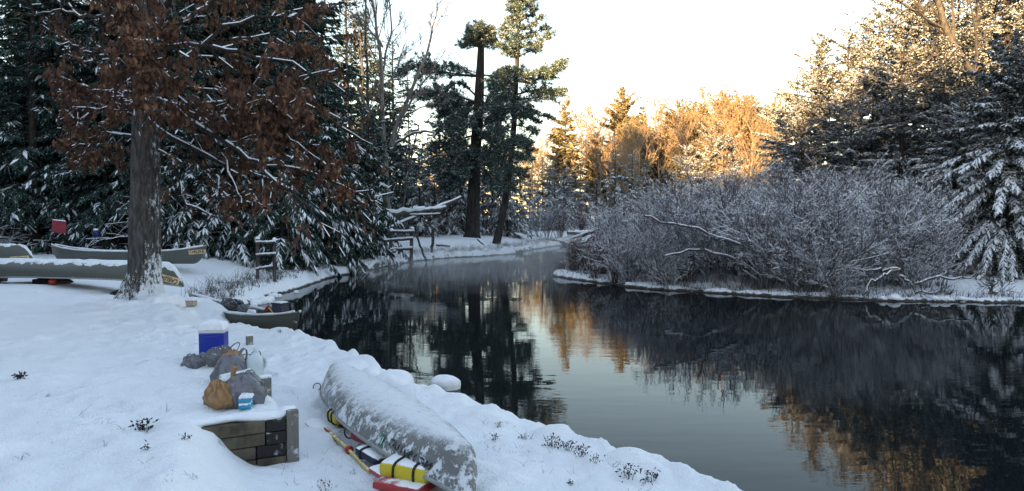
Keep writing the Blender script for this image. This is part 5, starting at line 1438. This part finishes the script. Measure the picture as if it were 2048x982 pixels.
for j, (px, lab) in enumerate([(75, 'dark sack under the overturned canoe at the far left'), (105, 'brown folded tarp under the overturned canoe left of the float')]):
    x = PX(px, 15.8); solo('sack' if j == 0 else 'tarp', bag(31 + j, .28, .12, .065, .4).mesh('sack', [simple('dark_cloth', (.03, .025, .022) if j == 0 else (.07, .05, .04), .8, .3, 12, .2)], True), lab, 'sack' if j == 0 else 'tarp', (x, 15.98, hz1(x, 15.98) + .01))

# ---- log fences, posts and fallen logs on the far bank
def log_tube(g, a, b, r, snow=True, sag=0., seed=0):
    a, b = np.asarray(a), np.asarray(b); s = np.linspace(0, 1, 9)[:, None]
    P = a * (1 - s) + b * s; P[:, 2] += -sag * np.sin(s[:, 0] * math.pi); P[1:-1] += np.random.default_rng(seed).normal(0, r * .2, (7, 3))
    g.tube(P, np.linspace(r, r * .85, 9), 8, 0, .18, seed=seed)
    if snow:
        k = slice(0, 9); Sx = P + UZ * r * .75
        g.tube(Sx, r * .95 * (.7 + .5 * vn(np.arange(9.) * 1.3 + seed, np.zeros(9), 2)), 7, 1, .15, seed=seed, flat=.8)
def rail_stand(name, label, posts, rails, y, r=.045):
    base = Q(*posts[0][1], y); o = thing(name, label, 'fence', tuple(base))
    for a, b in posts:
        A, Bb = Q(*a, y), Q(*b, y); Bb[2] = min(Bb[2], hz1(Bb[0], Bb[1])) - .1
        g = Geo(); g.tube(np.linspace(A, Bb, 5) - base, r, 8, 0, .15, seed=int(a[0])); g.tube(np.array([A - base, A - base + UZ * .05, A - base + UZ * .08]), [r * 1.25, r * 1.1, .005], 8, 1)
        part('post', g.mesh('fence_post', [M_GBARK, M_BSNOW], True), o)
    for j, (a, b) in enumerate(rails):
        g = Geo(); log_tube(g, Q(*a, y - .06) - base, Q(*b, y - .06) - base, r * .85, True, 0, j); part('rail', g.mesh('fence_rail', [M_GBARK, M_BSNOW], True), o)
rail_stand('log_fence', 'log rail fence with three snowy rails on the far bank left of the old pine', [((783, 460), (779, 503)), ((824, 457), (821, 520))], [((781, 464), (828, 463)), ((768, 482), (826, 477)), ((781, 500), (825, 497)), ((762, 503), (792, 503))], 31.5, .075)
rail_stand('rail_stand', 'dark rail stand with three snowy rails beside the laden fir', [((515, 478), (515, 545)), ((549, 480), (549, 540))], [((512, 486), (551, 484)), ((512, 511), (551, 508)), ((512, 539), (545, 533))], 21.2, .05)
def pole(name, label, a, b, y, r, dy=0., snow=True, cat='log', ground=False):
    A, Bb = Q(*a, y), Q(*b, y + dy); g = Geo(); log_tube(g, A * 0, Bb - A, r, snow, 0, int(a[0]))
    return solo(name, g.mesh(name, [M_GBARK, M_BSNOW], True), label, cat, tuple(A))
pole('leaning_pole', 'thin pole leaning from the log fence down to the water', (833, 471), (853, 524), 33.5, .05, .3, False, 'pole')
pole('post', 'lone upright post on the bank between the log fence and the old pine', (867, 458), (863, 505), 36, .08, 0, False, 'post')
g = Geo(); A_ = Q(762, 432, 37); log_tube(g, A_ * 0, Q(850, 422, 37.5) - A_, .19, True, 0, 4); log_tube(g, Q(845, 422.5, 37.5) - A_, Q(891, 416, 38) - A_, .12, True, 0, 5)
for q_ in ((800, 424, 792, 408), (822, 422, 826, 412), (855, 420, 862, 428)): g.tube([Q(q_[0], q_[1], 37.3) - A_, Q(q_[2], q_[3], 37.1) - A_], [.05, .015], 5)
solo('fallen_log', g.mesh('fallen_log', [M_GBARK, M_BSNOW], True), 'thick snow-topped fallen trunk lying above the log fence', 'log', tuple(A_))
pole('fallen_pole', 'long thin snowy pole slanting up right across the fallen trunk', (766, 461), (921, 395), 36, .08, 3)
pole('fallen_pole', 'dark pole slanting below the fallen trunk', (772, 450), (840, 428), 37.5, .09, 1, False)
pole('fallen_pole', 'snowy broken branch under the right end of the fallen trunk', (820, 430), (880, 428), 36.6, .05, .5)
pole('fallen_log', 'short dark log with a cut end on the bank right of the leaning pine', (1012, 503), (1047, 503), 41.8, .17, -.2)
pole('fallen_log', 'thin log lying in the snow between the post and the old pine', (872, 490), (900, 492), 39.5, .06)
pole('driftwood', 'driftwood branch at the foot of the leaning pine, lower of two', (945, 500), (985, 492), 42.3, .07, .4)
pole('driftwood', 'driftwood branch at the foot of the leaning pine, steeper of two', (955, 478), (988, 506), 42.6, .06, -.3)
pole('driftwood', 'long driftwood log along the waterline below the leaning pine', (930, 511), (1030, 509), 41.2, .08, 1.2)
for j, (a, b, r, lab) in enumerate([((1108, 486), (1168, 466), .16, 'snowy log of the jam at the head of the river, leftmost and rising right'), ((1135, 466), (1182, 466), .13, 'level log on top of the jam at the head of the river'), ((1118, 487), (1192, 460), .15, 'longest slanting log of the jam at the head of the river'), ((1128, 490), (1162, 478), .13, 'short low log of the jam at the head of the river'), ((1105, 480), (1145, 490), .13, 'dark log sloping down to the water at the left of the jam'), ((1150, 488), (1195, 476), .10, 'low log at the right of the jam by the thicket')]):
    pole('jam_log', lab, a, b, 54 - .3 * j, r, .6)
limb_tree('dead_limb', 'bare snowy limb arching out of the thicket tip over the log jam', [([(1150, 492), (1180, 478), (1205, 462), (1218, 440)], 2.6, 1.0, 0, .6)], 43, [M_GBARK, M_BSNOW], 51, snow=True)
limb_tree('dead_limb', 'pale crooked dead limb hanging over the water in the middle of the right bank', [([(1800, 540), (1770, 548), (1745, 566), (1728, 588)], 3, 1.5, -.6, .5), ([(1795, 538), (1750, 540), (1712, 534)], 3, 1.2, -.3, .5)], 20.0, [M_GBARK, M_BSNOW], 52, snow=True)
limb_tree('dead_limb', 'pale dead branch reaching down to the water left of the hemlock', [([(1800, 552), (1820, 570), (1835, 588), (1865, 586)], 2.6, 1.2, -.4, .5), ([(1830, 568), (1870, 555), (1910, 558), (1950, 548)], 2.6, 1.2, -.4, .5)], 19.6, [M_GBARK, M_BSNOW], 53, snow=True)
limb_tree('dead_limb', 'forked dead branch at the water below the hemlock', [([(1990, 560), (1985, 585), (2010, 604)], 2.6, 1.2, -.3, .6)], 19.3, [M_GBARK, M_BSNOW], 54, snow=True)
for j, (pts, lab) in enumerate([([(1480, 490), (1440, 478), (1395, 462), (1330, 445), (1290, 432)], 'long pale snowy limb leaning left through the thicket'), ([(1470, 520), (1420, 505), (1385, 500), (1330, 512)], 'pale snowy limb low in the left part of the thicket'), ([(1600, 560), (1575, 480), (1590, 420), (1570, 380)], 'dark upright stem standing in the middle of the thicket'), ([(1440, 560), (1430, 500), (1450, 430), (1440, 380)], 'dark stem standing in the left part of the thicket'), ([(1720, 560), (1690, 480), (1650, 420), (1630, 390)], 'dark stem leaning left in the right part of the thicket')]):
    limb_tree('thicket_limb', lab, [(pts, 3.2, 1.4, -.5, 1.)], 20.8 + .5 * j, [M_TWIG, M_BSNOW], 60 + j, snow=(j < 2 or None))

# ---- stones
def rock(rx, ry, rz, seed, cap=.5, capt=.05):
    V = []; n, m = 24, 14
    for i in range(m):
        th = math.pi * i / (m - 1)
        for k in range(n):
            an = 2 * math.pi * k / n; d = np.array([math.sin(th) * math.cos(an), math.sin(th) * math.sin(an), math.cos(th)])
            r = .8 + .4 * float(fbm(np.float64(d[0] * 1.6 + seed), np.float64(d[1] * 1.6 + d[2]), seed))
            V.append(d * r * (rx, ry, rz))
    V = np.array(V); F = [[i * n + k, (i + 1) * n + k, (i + 1) * n + (k + 1) % n, i * n + (k + 1) % n] for i in range(m - 1) for k in range(n)]
    cp = []; mm = int(m * cap)
    W = V[:(mm + 1) * n].copy().reshape(mm + 1, n, 3)
    for i in range(mm + 1):
        W[i] = W[i] * (1 + .10 * math.sin(min(1, i / mm) * math.pi)) + UZ * capt * (1 - (i / mm) ** 4) - UZ * .02 * (i == mm)
    return Geo().add(V, F), Geo().add(W.reshape(-1, 3), [f for f in F if max(f) < (mm + 1) * n])
M_ROCK = simple('wet_stone', (.045, .042, .04), .5, .45, 9, .6)
def put_rock(name, label, p, r, seed, cap=.55, capt=.05, rz=0, group=None):
    a, b = rock(*r, seed, cap, capt); o = thing(name, label, 'rock', tuple(p), (0, 0, rz), 1., group)
    part('stone', a.mesh('stone', [M_ROCK], True), o); part('snow_cap', b.mesh('stone_snow', [M_SNOW], True), o)
p = G(889, 777, 0); put_rock('river_rock', 'snow-capped boulder standing in the river beyond the near canoe', (p[0], p[1], .02), (.185, .15, .09), 3, .52, .055)
p = hit(775, 782); put_rock('bank_rock', 'large boulder buried in snow at the bank edge behind the near canoe', (p[0] + .02, p[1] + .25, .27), (.21, .19, .15), 5, .7, .05)
p = hit(735, 760); put_rock('bank_rock', 'smaller snow-buried stone left of the boulder at the bank edge', (p[0], p[1] + .2, .30), (.12, .12, .10), 6, .7, .04)
rr_ = np.random.default_rng(8)
for j in range(20):
    t_ = rr_.random(); px = 498 + 95 * t_ + rr_.uniform(-14, 10); py = 617 - 42 * t_ + rr_.uniform(-6, 9)
    p = G(px, py, .0); s_ = rr_.uniform(.07, .2)
    put_rock('shore_stone', 'dark shore stone with a patch of snow at the waterline behind the loaded canoe', (p[0], p[1], .0), (s_, s_ * .8, s_ * .5), 10 + j, .45, .03, rr_.uniform(0, 6), 'stones at the waterline behind the loaded canoe')
for j in range(9):
    px = rr_.uniform(1180, 2040); yb = np.interp(px, [1105, 1180, 1300, 1450, 1590, 1750, 2048], [553, 565, 580, 588, 597, 603, 607]); p = G(px, yb - 1, 0); s_ = rr_.uniform(.05, .14)
    put_rock('shore_lump', 'snow-buried stone on the waterline of the right bank below the thicket', (p[0], p[1] + .12, .04), (s_ * 1.2, s_, s_ * .6), 40 + j, .7, .04, rr_.uniform(0, 6), 'snowy stones along the right bank')

# ---- grass and plants poking out of the snow
def tuft(seed, n, h, spread, w_=.0022, droop=.4):
    rg = np.random.default_rng(seed); az = rg.uniform(0, 6.28, n); L = h * rg.uniform(.4, 1.1, n); ou = rg.uniform(.05, spread, n); s = np.linspace(0, 1, 5)
    P = np.zeros((n, 5, 3)); b = rg.normal(0, spread * .22, (n, 2)) * h
    P[:, :, 0] = b[:, :1] + np.cos(az)[:, None] * (ou * L)[:, None] * s ** 1.4; P[:, :, 1] = b[:, 1:] + np.sin(az)[:, None] * (ou * L)[:, None] * s ** 1.4
    P[:, :, 2] = L[:, None] * (s - droop * s ** 3 * rg.random(n)[:, None]) - .02
    g = Geo(); g.polys(P, w_, w_ * .4, 3, 0); return g
M_GRASS = simple('dead_grass', (.05, .045, .036), .8, .4, 12, 0); M_HERB = simple('dead_herb', (.035, .028, .03), .8, .4, 12, 0); M_RHERB = simple('reddish_herb', (.11, .03, .03), .8, .4, 12, 0)
def herb(seed, n, h, spread, leaf, lm_):
    g = tuft(seed, n, h, spread, .003, .2); rg = np.random.default_rng(seed + 1); q = n * 7
    P = rg.normal(0, spread * h * .5, (q, 3)); P[:, 2] = np.abs(P[:, 2]) * .6 + rg.uniform(0, h * .6, q)
    kites(g, P, rg.normal(size=(q, 3)) + np.array([0, 0, .2]), rg.uniform(.6, 1.3, q) * leaf, rg.uniform(.3, .6, q) * leaf, rg.uniform(0, 3, q), 0, rg); return g.mesh('plant', [lm_])
pl = [(286, 862, 0, .13, 'dark tuft of stiff leaves poking out of the snow left of the timber wall'), (292, 902, 1, .08, 'small dark sprig in the snow just below the stiff tuft'), (40, 757, 0, .09, 'dark clump poking out of the snow near the left edge'), (650, 984, 2, .13, 'reddish-brown plant at the bottom edge left of the cushions'), (370, 880, 1, .07, 'sparse sprig in the snow at the left foot of the timber wall'),
      (1105, 893, 0, .16, 'dark bushy herb on the bank edge, left end of the long dark streak'), (1135, 903, 0, .15, 'dark herb on the bank edge in the middle of the long dark streak'), (1165, 912, 0, .14, 'dark herb at the right end of the long dark streak on the bank'), (1190, 925, 1, .12, 'thin sprig right of the dark streak on the bank'), (1255, 958, 0, .15, 'dark grass hanging from the bank near the bottom, left part'), (1300, 965, 0, .16, 'dark grass hanging from the bank near the bottom, right part'),
      (990, 880, 1, .08, 'small dark sprig on the bank right of the canoe end'), (1000, 855, 1, .08, 'sprig near the top of the bank right of the canoe'), (1045, 880, 1, .09, 'dry stalk on the bank left of the dark streak'), (1140, 970, 1, .06, 'tiny sprig low on the snow below the dark streak'), (560, 665, 1, .07, 'twigs lying on the snow shelf below the canoe bow'), (575, 900, 1, .12, 'thin grass stalks at the foot of the corner post')]
for j, (px, py, v, h, lab) in enumerate(pl):
    p = hit(px, py); me = herb(900 + j, 9 if v == 0 else 4, h * .75, .6, (.034 if py < 880 else .026) if v == 0 else .02, [M_HERB, M_GRASS, M_RHERB][v])
    part('foliage', me, thing('plant', lab, 'plant', tuple(p - UZ * .01), (0, 0, j)), kind='stuff')
g = Geo(); rg = np.random.default_rng(71)
spots = [(rg.uniform(20, 620), rg.uniform(600, 975)) for _ in range(34)] + [(rg.uniform(960, 1300), 0) for _ in range(40)] + [(rg.uniform(560, 780), rg.uniform(880, 980)) for _ in range(25)]
for px, py in spots:
    if py == 0: py = np.interp(px, [960, 1120, 1320, 1470], [820, 870, 930, 985]) + rg.uniform(8, 90)
    p = hit(px, py)
    if wdist(p[:1], p[1:2])[0] < .05: continue
    t_ = tuft(int(px * 7 + py), int(rg.integers(2, 7)), rg.uniform(.03, .10), 1.2, .0014)
    g.add(t_.V[0] + p, t_.F[0], 0)
dg = part('dead_grass', g.mesh('dead_grass', [M_GRASS])); dg['kind'] = 'stuff'; dg['label'] = 'sparse dry grass blades poking through the snow'; dg['category'] = 'grass'
# brush along the far banks
g = Geo(); rg = np.random.default_rng(72)
for k in range(1500):
    i = int(rg.choice(list(range(17, 29)) + [37, 38, 39, 40, 41, 42, 43, 44])); t_ = rg.random(); p = WATER[i] * (1 - t_) + WATER[i + 1] * t_
    q = WATER[i + 1] - WATER[i]; q = np.array([q[1], -q[0]]) / np.linalg.norm(q); p = p - q * rg.uniform(.1, 1.3) 
    if wdist(p[:1], p[1:2])[0] < .02: continue
    tt = tuft(k, int(rg.integers(3, 8)), rg.uniform(.12, .45), 1.0, .004)
    g.add(tt.V[0] + np.array([p[0], p[1], hz1(p[0], p[1])]), tt.F[0], 0)
dg = part('bank_grass', g.mesh('bank_grass', [M_GRASS])); dg['kind'] = 'stuff'; dg['label'] = 'dry grass and brush along the far river banks'; dg['category'] = 'grass'

# ---- steam drifting low over the river: soft flattened puffs of thin mist
mm = bpy.data.materials.new('river_steam'); mm.use_nodes = True
nt_ = mm.node_tree; nt_.nodes.remove(nt_.nodes['Principled BSDF'])
vs = nt_.nodes.new('ShaderNodeVolumePrincipled'); vs.inputs['Density'].default_value = .042; vs.inputs['Color'].default_value = (.9, .93, .96, 1)
nt_.links.new(vs.outputs[0], nt_.nodes['Material Output'].inputs['Volume'])
g = Geo(); g.lathe([(math.sin(t_), -math.cos(t_)) for t_ in np.linspace(0.001, math.pi - .001, 13)], 24); ms = g.mesh('mist', [mm], True)
for j, (px, y, rx, ry, rz, lab) in enumerate([(940, 33, 3.6, 4.5, .75, 'thin steam over the river below the old pine'), (1060, 36, 2.6, 4.5, .9, 'thin steam over the bend of the river'), (840, 27, 2.4, 3.5, .5, 'thin steam over the river near the log fence'), (1120, 44, 1.8, 5, 1.1, 'thin steam over the river where it narrows'), (1010, 26, 2.8, 3.0, .45, 'thin steam over the middle of the river')]):
    o = part('mist', ms); o.location = (PX(px, y), y, .1); o.scale = (rx, ry, rz); o['kind'] = 'stuff'; o['label'] = lab; o['category'] = 'mist'
